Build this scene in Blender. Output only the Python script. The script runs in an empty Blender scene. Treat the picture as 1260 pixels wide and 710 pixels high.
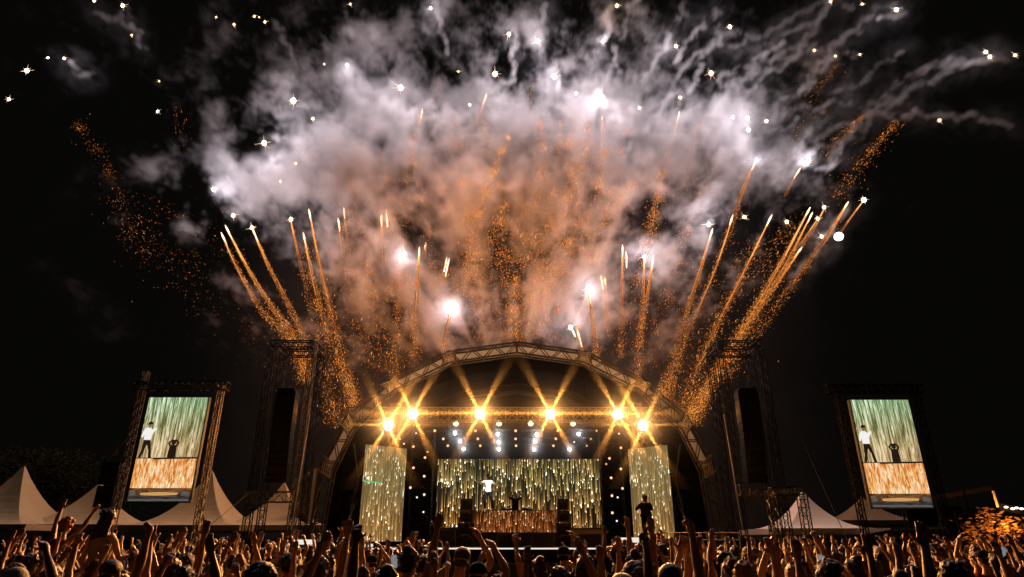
import bpy, math, random
import numpy as np
from mathutils import Vector, Matrix

# ------------------------------------------------------------------ camera, world, exposure
sc = bpy.context.scene
COL = sc.collection
PITCH = math.radians(21.93); FPX = 770.0; CAMZ = 1.95
cam_d = bpy.data.cameras.new("camera"); cam = bpy.data.objects.new("camera", cam_d); COL.objects.link(cam)
cam.location = (0, 0, CAMZ); cam.rotation_euler = (math.pi/2 + PITCH, 0, 0)
cam_d.sensor_width = 36; cam_d.lens = FPX/1260*36; cam_d.clip_end = 3000; cam_d.clip_start = 0.05
sc.camera = cam
w = bpy.data.worlds.new("World"); sc.world = w; w.use_nodes = True
bg = w.node_tree.nodes["Background"]
bg.inputs[0].default_value = (1.0, 0.92, 0.78, 1); bg.inputs[1].default_value = 0.0021      # clear night, almost black
vs = sc.view_settings; vs.view_transform = 'Standard'; vs.look = 'None'; vs.gamma = 1; vs.exposure = 0.0; vs.use_curve_mapping = False
cy = sc.cycles
cy.use_denoising = True
try: cy.denoiser = 'OPENIMAGEDENOISE'; cy.denoising_prefilter = 'ACCURATE'
except Exception: pass
cy.volume_bounces = 1; cy.max_bounces = 4; cy.diffuse_bounces = 1; cy.glossy_bounces = 1; cy.transparent_max_bounces = 8
cy.volume_step_rate = 1.0; cy.volume_max_steps = 256; cy.use_light_tree = True
cy.sample_clamp_indirect = 4; cy.caustics_reflective = False; cy.caustics_refractive = False
cy.use_adaptive_sampling = True; cy.adaptive_threshold = 0.02

rnd = random.Random(7)
CP, SP = math.cos(PITCH), math.sin(PITCH)
def W(px, py, Y):
    """a point of the place that stands Y metres in front of the viewer"""
    u = (px-630)/FPX; v = (355-py)/FPX
    t = Y/(CP - v*SP)
    return Vector((u*t, Y, CAMZ + t*(SP + v*CP)))

# ------------------------------------------------------------------ materials
def mat(name, col, rough=0.6, metal=0.0, noise=0.0, nscale=8.0, emit=None, estr=0.0, bump=0.0, vary=0.0):
    m = bpy.data.materials.new(name); m.use_nodes = True
    nt = m.node_tree; b = nt.nodes["Principled BSDF"]
    b.inputs["Base Color"].default_value = (*col, 1); b.inputs["Roughness"].default_value = rough; b.inputs["Metallic"].default_value = metal
    if rough >= .79: b.inputs["Specular IOR Level"].default_value = .06        # cloth, leaves, bare ground: no sheen
    src = None
    if noise or bump:
        tc = nt.nodes.new("ShaderNodeTexCoord"); n = nt.nodes.new("ShaderNodeTexNoise")
        n.inputs["Scale"].default_value = nscale; n.inputs["Detail"].default_value = 5; n.inputs["Roughness"].default_value = 0.65
        nt.links.new(tc.outputs["Object"], n.inputs["Vector"])
        if noise:
            r = nt.nodes.new("ShaderNodeMapRange"); r.inputs[1].default_value = .3; r.inputs[2].default_value = .7
            r.inputs[3].default_value = 1-noise; r.inputs[4].default_value = 1+noise
            nt.links.new(n.outputs[0], r.inputs[0])
            mx = nt.nodes.new("ShaderNodeVectorMath"); mx.operation = 'SCALE'; mx.inputs[0].default_value = col
            nt.links.new(r.outputs[0], mx.inputs["Scale"]); nt.links.new(mx.outputs[0], b.inputs["Base Color"]); src = mx
        if bump:
            bp = nt.nodes.new("ShaderNodeBump"); bp.inputs["Strength"].default_value = bump; bp.inputs["Distance"].default_value = .03
            nt.links.new(n.outputs[0], bp.inputs["Height"]); nt.links.new(bp.outputs[0], b.inputs["Normal"])
    if vary:
        oi = nt.nodes.new("ShaderNodeObjectInfo"); r = nt.nodes.new("ShaderNodeMapRange")
        r.inputs[3].default_value = 1-vary; r.inputs[4].default_value = 1+vary
        nt.links.new(oi.outputs["Random"], r.inputs[0])
        mx = nt.nodes.new("ShaderNodeVectorMath"); mx.operation = 'SCALE'
        if src: nt.links.new(src.outputs[0], mx.inputs[0])
        else: mx.inputs[0].default_value = col
        nt.links.new(r.outputs[0], mx.inputs["Scale"]); nt.links.new(mx.outputs[0], b.inputs["Base Color"])
    if emit:
        b.inputs["Emission Color"].default_value = (*emit, 1); b.inputs["Emission Strength"].default_value = estr
        m.cycles.emission_sampling = 'NONE'
    return m
def glow(name, col, s, sampled=False):
    m = bpy.data.materials.new(name); m.use_nodes = True; nt = m.node_tree
    nt.nodes.remove(nt.nodes["Principled BSDF"])
    e = nt.nodes.new("ShaderNodeEmission"); e.inputs[0].default_value = (*col, 1); e.inputs[1].default_value = s
    nt.links.new(e.outputs[0], nt.nodes["Material Output"].inputs[0])
    m.cycles.emission_sampling = 'AUTO' if sampled else 'NONE'
    return m

# ------------------------------------------------------------------ mesh building
OFF = {}
class MB:
    def __init__(s): s.v = []; s.f = []; s.m = []
    def add(s, vs, fs, mi=0):
        o = len(s.v); s.v += [tuple(p) for p in vs]; s.f += [tuple(i+o for i in f) for f in fs]; s.m += [mi]*len(fs); return s
    def box(s, a, b, mi=0):
        x0, y0, z0 = a; x1, y1, z1 = b
        return s.add([(x0,y0,z0),(x1,y0,z0),(x1,y1,z0),(x0,y1,z0),(x0,y0,z1),(x1,y0,z1),(x1,y1,z1),(x0,y1,z1)],
                     [(0,3,2,1),(4,5,6,7),(0,1,5,4),(1,2,6,5),(2,3,7,6),(3,0,4,7)], mi)
    def obox(s, c, ax, ay, az, mi=0):
        c = Vector(c); ax = Vector(ax); ay = Vector(ay); az = Vector(az); vs = []
        for k in (-1, 1):
            for i, j in ((-1,-1),(1,-1),(1,1),(-1,1)): vs.append(c + ax*i + ay*j + az*k)
        return s.add(vs, [(0,3,2,1),(4,5,6,7),(0,1,5,4),(1,2,6,5),(2,3,7,6),(3,0,4,7)], mi)
    def tube(s, pts, r, n=6, mi=0, cap=True):
        pts = [Vector(p) for p in pts]; rs = r if isinstance(r, (list, tuple)) else [r]*len(pts)
        vs, fs = [], []
        ref = None
        for i, p in enumerate(pts):
            d = (pts[min(i+1, len(pts)-1)] - pts[max(i-1, 0)])
            d = d.normalized() if d.length > 1e-9 else Vector((0,0,1))
            if ref is None: ref = Vector((0,0,1)) if abs(d.z) < .9 else Vector((1,0,0))
            a = d.cross(ref).normalized(); b = d.cross(a).normalized(); ref = -b if b.length else ref
            ref = a.cross(d)
            for k in range(n):
                t = 2*math.pi*k/n
                vs.append(p + (a*math.cos(t) + b*math.sin(t))*rs[i])
        for i in range(len(pts)-1):
            for k in range(n):
                fs.append((i*n+k, i*n+(k+1) % n, (i+1)*n+(k+1) % n, (i+1)*n+k))
        if cap: fs.append(tuple(range(n-1, -1, -1))); fs.append(tuple((len(pts)-1)*n+k for k in range(n)))
        return s.add(vs, fs, mi)
    def ball(s, c, r, seg=10, rings=7, mi=0):
        rx, ry, rz = r if isinstance(r, (tuple, list)) else (r, r, r); c = Vector(c)
        vs = [c + Vector((0,0,-rz))]; fs = []
        for i in range(1, rings):
            t = math.pi*i/rings - math.pi/2
            for k in range(seg):
                a = 2*math.pi*k/seg
                vs.append(c + Vector((rx*math.cos(t)*math.cos(a), ry*math.cos(t)*math.sin(a), rz*math.sin(t))))
        vs.append(c + Vector((0,0,rz))); top = len(vs)-1
        for k in range(seg):
            fs.append((0, 1+(k+1) % seg, 1+k)); fs.append((top, 1+(rings-2)*seg+k, 1+(rings-2)*seg+(k+1) % seg))
        for i in range(rings-2):
            for k in range(seg):
                fs.append((1+i*seg+k, 1+i*seg+(k+1) % seg, 1+(i+1)*seg+(k+1) % seg, 1+(i+1)*seg+k))
        return s.add(vs, fs, mi)
    def truss(s, p0, p1, up, side, bays=None, r=.03, rb=.016, ladder=False):
        """box truss: four chords round the axis p0-p1, half sizes up and side (vectors), with diagonals"""
        p0 = Vector(p0); p1 = Vector(p1); up = Vector(up); side = Vector(side)
        L = (p1-p0).length; bays = bays or max(1, round(L/(up.length*2)))
        cs = [(1,1),(1,-1),(-1,-1),(-1,1)]
        if ladder: cs = [(1,0),(-1,0)]
        for a, b in cs: s.tube([p0+up*a+side*b, p1+up*a+side*b], r, 6)
        for i in range(bays):
            q0 = p0.lerp(p1, i/bays); q1 = p0.lerp(p1, (i+1)/bays)
            for k in range(len(cs) if not ladder else 1):
                a = cs[k]; b = cs[(k+1) % len(cs)]
                A = up*a[0]+side*a[1]; B = up*b[0]+side*b[1]
                s.tube([q0+A, q0+B], rb, 4, cap=False)
                if i % 2: A, B = B, A
                s.tube([q0+A, q1+B], rb, 4, cap=False)
        for k in range(len(cs) if not ladder else 1):
            a = cs[k]; b = cs[(k+1) % len(cs)]
            s.tube([p1+up*a[0]+side*a[1], p1+up*b[0]+side*b[1]], rb, 4, cap=False)
        return s
    def build(s, name, mats, parent=None, smooth=False):
        off = OFF.get(parent.name, Vector()) if parent else Vector()
        me = bpy.data.meshes.new(name)
        me.from_pydata([(x-off[0], y-off[1], z-off[2]) for x, y, z in s.v], [], s.f)
        if not isinstance(mats, (list, tuple)): mats = [mats]
        for m in mats: me.materials.append(m)
        if len(mats) > 1: me.polygons.foreach_set("material_index", s.m)
        if smooth: me.polygons.foreach_set("use_smooth", [True]*len(me.polygons))
        me.update()
        o = bpy.data.objects.new(name, me); COL.objects.link(o)
        if parent: o.parent = parent; OFF[o.name] = off
        return o
def tag(o, label=None, cat=None, group=None, kind=None):
    if label: o["label"] = label
    if cat: o["category"] = cat
    if group: o["group"] = group
    if kind: o["kind"] = kind
    return o
def thing(name, label, cat, loc=(0,0,0), group=None):
    o = bpy.data.objects.new(name, None); COL.objects.link(o); o.location = loc; o.empty_display_size = .2
    OFF[o.name] = Vector(loc)
    return tag(o, label, cat, group)
def lamp(name, kind, loc, energy, col, parent=None, size=.1, direction=None, cone=None, blend=.6):
    d = bpy.data.lights.new(name, kind); d.energy = energy; d.color = col
    if kind != 'AREA': d.shadow_soft_size = size
    else: d.size = size
    if kind == 'SPOT': d.spot_size = math.radians(cone); d.spot_blend = blend
    o = bpy.data.objects.new(name, d); COL.objects.link(o)
    off = OFF.get(parent.name, Vector()) if parent else Vector()
    o.location = Vector(loc) - off
    if parent: o.parent = parent
    if direction is not None: o.rotation_euler = Vector(direction).to_track_quat('-Z', 'Y').to_euler()
    return o
def grow(px_path, Y):      # a polyline given as picture points at one depth
    return [W(x, y, Y) for x, y in px_path]
ORD = ["first","second","third","fourth","fifth","sixth","seventh","eighth","ninth","tenth","eleventh","twelfth","thirteenth","fourteenth","fifteenth","sixteenth","seventeenth","eighteenth","nineteenth","twentieth"]
def nth(i): return ORD[i] if i < len(ORD) else "%d%s" % (i+1, {1:'st',2:'nd',3:'rd'}.get((i+1) % 10 if not 10 < (i+1) % 100 < 14 else 0, 'th'))

# ================================================================== FIREWORKS
FY = 47.0                                            # the shells burst some 47 m away, behind the stage
G_SP = [glow("spark_gold", (1.0, .42, .09), 2.0), glow("spark_orange", (1.0, .29, .035), 1.25), glow("spark_amber", (1.0, .30, .045), .75), glow("spark_ember", (.9, .20, .03), .35)]
G_HEAD = glow("comet_core", (1.0, .72, .42), 4.0)
G_STREAK = [glow("streak_hot", (1.0, .40, .10), 1.4), glow("streak_mid", (1.0, .32, .06), .75), glow("streak_dim", (1.0, .30, .05), .3)]
G_STAR = glow("star_white", (1.0, .90, .80), 14.0)
G_STARG = glow("star_gold", (1.0, .62, .28), 5.0)

def sparkmesh(mb, pts, sizes, mi, dirs):
    """each spark a small burning sliver drawn out along its flight"""
    for p, s, m, d in zip(pts, sizes, mi, dirs):
        d = Vector((d.x+rnd.gauss(0,.12), d.y+rnd.gauss(0,.12), d.z+rnd.gauss(0,.12))).normalized()
        a = d.orthogonal().normalized(); b = d.cross(a); k = rnd.choice((1.0, 1.4, 2.2, 3.6, 6.0)); r = s*(.8 if k < 2 else .55)
        mb.add([p+a*r-d*s*.4, p-a*r*.5+b*r*.87-d*s*.4, p-a*r*.5-b*r*.87-d*s*.4, p+d*s*k], [(0,2,1),(0,1,3),(1,2,3),(2,0,3)], m)
def pathpt(P, t):
    n = len(P)-1; f = min(max(t, 0), .9999)*n; i = int(f)
    # Catmull-Rom
    p0 = P[max(i-1,0)]; p1 = P[i]; p2 = P[i+1]; p3 = P[min(i+2,n)]; u = f-i
    return .5*((2*p1) + (p2-p0)*u + (2*p0-5*p1+4*p2-p3)*u*u + (3*p1-p0-3*p2+p3)*u**3)
def where(px):
    for x, s in ((110,"at the far left"),(205,"over the left relay screen"),(300,"left of the left tower"),(400,"over the left tower"),(480,"over the left arch foot"),(590,"over the left roof half"),
                 (680,"over the roof peak"),(790,"over the right roof half"),(880,"over the right arch foot"),(980,"over the right tower"),(1060,"right of the right tower"),(1130,"over the right relay screen")):
        if px < x: return s
    return "at the far right"
used_labels = {}
ORDW = ["", "second ", "third ", "fourth ", "fifth ", "sixth ", "seventh ", "eighth "]
def fresh(lab):                                       # left to right, so a repeated wording gets its order from the left
    k = used_labels.get(lab, 0); used_labels[lab] = k+1
    return lab if k == 0 else lab + ", " + ORDW[k] + "from left"

def comet(path, n, spread, dy=0.0, head=True, streak=.5, lab="", dim=0):
    P = grow(path, FY+dy); base = P[-1]
    t = thing("firework_comet", lab, "firework", base, "orange comets climbing from the stage")
    mb = MB()
    L = sum((P[i+1]-P[i]).length for i in range(len(P)-1))
    if head:
        hp = [pathpt(P, .0), pathpt(P, .6/L if L > .6 else .3), pathpt(P, 1.6/L if L > 1.6 else .6)]
        mb.tube(hp, [.02, .07, .03], 6)
        mb.build("head", G_HEAD, t)
    st = MB(); pts, sz, mi, dr = [], [], [], []
    if streak > 0:
        for k in range(5):
            off = Vector((rnd.uniform(-.06,.06), rnd.uniform(-.05,.05), 0))*1.9
            end = min(.95, streak*rnd.uniform(.9, 1.5))
            q = [pathpt(P, end*i/16) + off*(i/16*2.2) for i in range(17)]
            for a, b, m in ((0, 5, 0), (5, 10, 1), (10, 16, 2)):
                st.tube([q[i] for i in range(a, b+1)], [(.05 if k < 2 else .03)*(1-.8*i/16)*(1.0 if i else .5) for i in range(a, b+1)], 4, mi=min(m+dim+(k > 1), 2), cap=False)
    for k in range(int(n*1.9)):
        u = rnd.random()**.8
        if u < streak*.25: u = rnd.uniform(streak*.25, 1)
        s = spread*(.18 + .82*u)
        p = pathpt(P, u) + Vector((rnd.gauss(0, s), rnd.gauss(0, s), rnd.gauss(0, s*.8)))
        pts.append(p); sz.append(rnd.uniform(.010, .029)*(1.5 if rnd.random() < .1 else 1)); mi.append(rnd.choices((3,4,5,6), (.14+.1*(1-u), .34, .3, .22))[0]); dr.append(pathpt(P, u-.03)-pathpt(P, u+.03))
    sparkmesh(st, pts, sz, mi, dr)
    tag(st.build("spark_trail", G_STREAK + G_SP, t), kind="stuff")
    return t
def glitter(path, n, spread, dy=0.0, lab="", w=(.20,.36,.28,.16)):
    P = grow(path, FY+dy); mb = MB(); pts, sz, mi, dr = [], [], [], []
    for k in range(int(n*2.6)):
        u = rnd.random(); s = spread*(.25+.45*u)*(1 if rnd.random() < .8 else 2.2)
        # clumps along the trail
        u2 = u + .05*math.sin(u*37+spread*9)
        p = pathpt(P, u2) + Vector((rnd.gauss(0, s), rnd.gauss(0, s), rnd.gauss(0, s)))
        pts.append(p); sz.append(rnd.uniform(.011, .031)*(1.5 if rnd.random() < .06 else 1)); mi.append(rnd.choices((0,1,2,3), w)[0]); dr.append(pathpt(P, u-.04)-pathpt(P, u+.04))
    sparkmesh(mb, pts, sz, mi, dr)
    o = mb.build("glitter_trail", G_SP)
    return tag(o, lab, "firework", "drifting trails of orange glitter", "stuff")
def star(px, py, size=1.0, gold=False, dy=0.0, power=0, lab="", spikes=True):
    c = W(px, py, FY+dy)
    t = thing("firework_star", lab, "firework", c, "burning stars among the smoke")
    mb = MB(); r = .095*size*rnd.uniform(.85,1.1)
    mb.ball(c, (r, r, r*1.25), 10, 7)
    mb.build("core", G_STARG if gold else G_STAR, t)
    if spikes:  # glowing slivers shaped as the lens glint round the core
        sp = MB(); a0 = rnd.uniform(0, .5)
        for k in range(rnd.randint(7, 13)):
            d = Vector((rnd.gauss(0,1), rnd.gauss(0,1), rnd.gauss(0,1))).normalized() if k > 7 else Vector((math.cos(a0+k*math.pi/4), 0, math.sin(a0+k*math.pi/4)))
            L = r*rnd.uniform(1.5, 4.2)*(1.25 if k % 2 == 0 else .7)
            sp.tube([c+d*r*.7, c+d*L], [.008*size**.5, .001], 4)
        sp.build("glint_spikes", G_STARG, t)
    if power:
        col = (.95, .87, 1.0) if not gold else (1.0, .6, .3)
        lamp("star_light", 'POINT', c, power, col, t, size=.5)
    return t

# comets: (path from head to foot, sparks, spread, depth, streak)
CM = [
 ([(272,286),(295,335),(325,385),(357,420),(375,470)], 900, .30, -1, .45, 1),
 ([(277,277),(305,330),(335,378),(362,415),(378,465)], 1000, .28, .5, .5, 1),
 ([(310,280),(330,326),(355,375),(374,418),(378,450)], 800, .26, 1.5, .5, 1),
 ([(358,272),(372,330),(388,405),(402,480),(412,520)], 500, .42, 1, .25, 0),
 ([(373,286),(385,340),(402,405),(425,465),(436,500)], 800, .34, 0, .4, 1),
 ([(380,257),(393,325),(410,395),(428,465),(437,500)], 900, .32, -1.5, .45, 1),
 ([(416,268),(424,320),(436,370),(440,430)], 220, .5, 1, .3, 1),
 ([(423,255),(426,290),(433,340)], 140, .3, 2, .6, 1),
 ([(469,264),(470,290),(471,330)], 90, .2, 0, .75, 1),
 ([(475,258),(476,268),(477,280)], 20, .12, -1, .9, 1),
 ([(492,308),(491,350),(489,400),(488,460)], 420, .28, 1, .55, 1),
 ([(516,304),(514,345),(511,395),(508,445)], 380, .26, -1, .6, 1),
 ([(524,298),(523,305),(523,318)], 20, .12, 1.5, .9, 1),
 ([(550,316),(546,335),(540,360)], 60, .12, 1, .9, 1),
 ([(553,317),(550,330),(547,345)], 30, .1, -1, .9, 1),
 ([(556,374),(552,395),(545,430)], 150, .14, -2, .9, 1),
 ([(599,115),(590,140),(578,170),(568,200)], 140, .22, 1, .8, 1),
 ([(520,133),(514,165),(506,205)], 150, .3, 2, .5, 1),
 ([(702,402),(707,412),(711,424)], 20, .1, -1, .8, 1),
 ([(709,402),(713,415),(717,432)], 120, .12, -2, .9, 1),
 ([(724,352),(727,380),(731,410),(736,445)], 420, .2, -1, .7, 1),
 ([(739,338),(742,355),(745,380)], 100, .14, 1, .85, 1),
 ([(744,340),(746,370),(748,412)], 160, .16, 0, .8, 1),
 ([(741,142),(740,185),(739,240)], 220, .26, 1, .7, 1),
 ([(766,301),(766,340),(765,395),(763,440)], 240, .2, 0, .6, 1),
 ([(770,309),(771,318),(771,330)], 20, .1, 2, .9, 1),
 ([(793,313),(791,360),(788,410),(785,462)], 420, .24, 1, .4, 1),
 ([(804,314),(799,350),(791,395),(785,430)], 260, .2, -1, .65, 1),
 ([(836,137),(826,185),(812,240),(797,300)], 420, .34, 1, .6, 1),
 ([(877,281),(862,330),(843,390),(825,455),(818,490)], 800, .34, 0, .5, 1),
 ([(902,264),(880,330),(850,400),(828,460),(818,500)], 850, .36, 1, .5, 1),
 ([(931,196),(918,225),(905,262),(893,300)], 300, .3, -1, .7, 1),
 ([(950,264),(920,325),(885,395),(855,460),(838,505)], 1000, .36, -1, .55, 1),
 ([(985,206),(976,222),(965,242)], 60, .15, 1, .95, 1),
 ([(997,255),(960,325),(915,400),(872,470),(848,515)], 1500, .40, 0, .55, 1),
 ([(1000,261),(965,330),(922,400),(880,468),(850,518)], 1300, .42, 1, .45, 1),
 ([(987,304),(955,348),(915,405),(875,470),(850,512)], 1200, .40, -1, .3, 1),
 ([(1006,270),(990,295),(975,318)], 60, .14, 2, .8, 0),
 ([(1014,257),(1000,282),(985,308)], 80, .16, 1, .8, 0),
 ([(1044,248),(1015,295),(975,350),(930,410),(890,465)], 700, .42, -1.5, .45, 1),
 ([(1063,246),(1045,270),(1028,295)], 60, .1, 0, .8, 0),
]
CM.sort(key=lambda c: c[0][0][0])
for path, n, spr, dy, stk, hd in CM:
    L = abs(path[0][1]-path[-1][1]); lean = path[0][0]-path[-1][0]
    kind = ("long" if L > 140 else "mid-length" if L > 60 else "short")
    ln = "leaning left" if lean < -L*.2 else "leaning right" if lean > L*.2 else "rising upright"
    comet(path, n, spr, dy, hd == 1, stk, fresh("%s orange comet %s, head %s" % (kind, ln, where(path[0][0]))))
GL = [
 ([(92,150),(120,185),(142,230),(158,290),(190,320)], 330, .75), ([(165,270),(195,300),(230,340),(262,380)], 170, 1.6), ([(215,130),(222,160),(230,190)], 50, .8),
 ([(185,250),(230,285),(270,320)], 130, 1.7), ([(300,400),(330,430),(350,470)], 60, 1.3),
 ([(378,330),(395,400),(410,480),(425,520)], 260, .8), ([(432,260),(430,340),(440,430)], 240, 1.3), ([(455,330),(458,390),(455,450)], 180, .8), ([(480,350),(485,410),(480,460)], 160, 1.0),
 ([(540,96),(536,112),(533,125)], 40, .25), ([(520,140),(508,180),(500,230),(495,280)], 260, .7), ([(625,170),(610,205),(596,240),(582,285),(575,330)], 800, .5), ([(594,145),(600,170),(604,200)], 120, .5), ([(657,101),(652,120),(650,140)], 40, .4),
 ([(623,250),(608,285),(585,330),(560,360)], 520, .8), ([(663,145),(668,185),(660,235),(640,290),(620,330)], 620, .8), ([(699,169),(703,215),(690,260),(660,300),(636,330)], 700, .8), ([(724,150),(720,195),(704,240)], 260, .6),
 ([(744,180),(735,235),(705,290),(675,335),(650,375)], 800, .8), ([(780,225),(750,262),(715,300),(690,345)], 480, .9), ([(636,340),(634,385),(636,420)], 420, .6), ([(600,330),(590,370),(600,400)], 220, 1.2), ([(680,330),(670,370),(660,410)], 240, 1.1),
 ([(812,235),(803,275),(797,310),(790,350)], 380, .6), ([(860,150),(850,200),(838,250)], 170, .7), ([(840,280),(830,340),(815,400)], 150, 1.2), ([(930,300),(905,350),(880,400),(860,450)], 260, 1.4),
 ([(1104,150),(1080,175),(1055,205),(1030,240)], 260, .55), ([(1062,142),(1040,165),(1015,190)], 130, .5), ([(1030,80),(1015,100),(995,120)], 60, .5), ([(980,270),(950,310),(930,350)], 160, 1.0), ([(965,200),(985,160),(1000,130)], 50, .5),
]
GL += [([(505,175),(520,250),(535,330),(548,420)], 260, .45), ([(560,150),(570,230),(580,320),(590,415)], 300, .45), ([(470,190),(485,270),(500,350),(512,430)], 220, .45), ([(690,150),(680,240),(665,330),(655,415)], 320, .45), ([(770,160),(752,240),(730,320),(712,400)], 300, .45),
 ([(820,190),(800,270),(780,350),(765,430)], 260, .5), ([(875,210),(845,290),(820,370),(800,450)], 260, .5), ([(430,200),(445,290),(462,370),(478,450)], 200, .5), ([(720,180),(708,260),(690,340),(680,420)], 300, .45), ([(612,200),(618,280),(622,350),(628,415)], 300, .45)]
GL.sort(key=lambda g: g[0][0][0])
for path, n, spr in GL:
    dens = "faint" if n < 100 else "thin" if n < 250 else "dense"
    glitter(path, n*.6 if path[0][0] < 310 else n, spr, rnd.uniform(-7, -4.5), fresh("%s trail of orange glitter %s" % (dens, where(path[0][0]))), w=(.02,.10,.38,.50) if path[0][0] < 310 else (.20,.36,.28,.16))
# stars: px, py, size, gold, light power
K = 260
STARS = [(116,1,.8,0,0),(151,7,1.3,0,.5),(162,43,.8,1,0),(266,21,.7,1,0),(288,30,1.2,1,0),(313,20,.9,1,0),(319,21,.6,1,0),(326,27,1.2,1,0),(79,72,1.0,0,.6),(59,71,.8,0,0),(33,87,1.7,0,1.2),(11,122,1.0,0,.4),
 (196,100,.6,1,0),(194,137,.8,0,0),(361,124,1.9,0,3),(325,176,1.8,0,5),(399,79,.7,1,0),(263,233,1.2,0,7),(385,146,.8,0,0),(364,201,.8,1,0),(345,223,.7,1,0),
 (431,5,.8,1,0),(530,10,1.2,0,.5),(626,42,1.5,0,3),(662,51,1.6,0,3),(427,80,1.0,0,2),(493,108,2.0,0,5),(609,91,1.9,0,2.6),(682,94,1.9,0,2.4),(578,129,.9,0,0),(759,7,1.5,1,.5),(742,51,1.1,0,1),(742,119,1.0,0,2.4),(832,57,1.0,0,1.5),
 (787,133,1.0,0,2),(837,120,1.0,0,1),(709,115,.8,0,0),(564,88,.8,1,0),(1022,2,1.1,1,0),(1061,5,1.0,1,0),(1103,12,1.5,0,.5),(898,33,1.5,0,2.5),(1002,62,1.1,1,.3),(1028,69,.8,1,0),(1058,67,.8,1,0),
 (1213,64,1.4,0,.5),(1218,70,1.3,0,.3),(1249,68,1.2,1,.2),(1156,148,1.1,1,.1),(875,90,1.7,0,3),(920,145,1.3,0,1.6),(943,149,1.1,0,0),(921,160,1.5,0,1.4),(902,144,.9,0,0),
 (287,265,1.2,0,0),(310,280,1.3,0,1.5),(358,270,1.5,0,6),(498,312,1.2,0,2.4),(556,378,1.5,0,3.2),(724,355,1.6,0,3),(702,403,1.4,0,4),(793,316,1.2,0,4),(872,276,1.5,0,8),(916,267,1.1,0,0),(968,273,1.1,0,.8),(1006,269,1.0,0,0),
 (1014,255,1.2,0,0),(1011,291,1.2,0,.5),(1063,246,1.5,0,.4),(931,197,1.2,0,1.2),(995,198,1.6,0,3)]
STARS.sort(key=lambda s: s[0])
for px, py, s, g, p in STARS:
    kind = ("large" if s > 1.4 else "small" if s < .9 else "medium") + (" golden" if g else " white")
    ht = "at the top edge" if py < 40 else "high up" if py < 110 else "half way up" if py < 220 else "low down"
    star(px, py, s, bool(g), rnd.uniform(-1.4, .2) if p > 1 and py > 180 else rnd.uniform(-3.8, -2.2) if p > 1 else rnd.uniform(-4, -1), p*K*(1.45 if py < 130 else .9 if py < 180 else .5), fresh("%s burning star %s %s" % (kind, ht, where(px))))
t = W(1032, 291, FY-2)
mb = MB(); mb.ball(t, .34, 20, 14)  # plain glowing white ball
tag(mb.build("white_ball", glow("ball_white", (1, .93, .84), 6), smooth=True), "round white ball of light right of the comets leaning right", "firework")
# warm light of the comets inside the smoke
for px, py, p in ((400,330,2.2),(470,300,3.2),(545,270,3.4),(620,270,3.4),(690,270,3.4),(760,290,2.6),(560,180,2.0),(700,170,2.0),(880,300,1.2),(600,360,1.6),(500,390,2.6),(700,370,2.4),(600,410,2.4),(780,390,1.8),(430,350,1.4),(330,300,.9),(450,200,2.0),(820,200,1.6),(385,430,.9),(848,450,.9),(430,390,1.2),(840,380,1.0),(640,400,1.2)):
    lamp("comet_fire", 'POINT', W(px, py, FY-5.5), p*K*1.15, (1.0, .34, .07), None, size=1.2)

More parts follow.
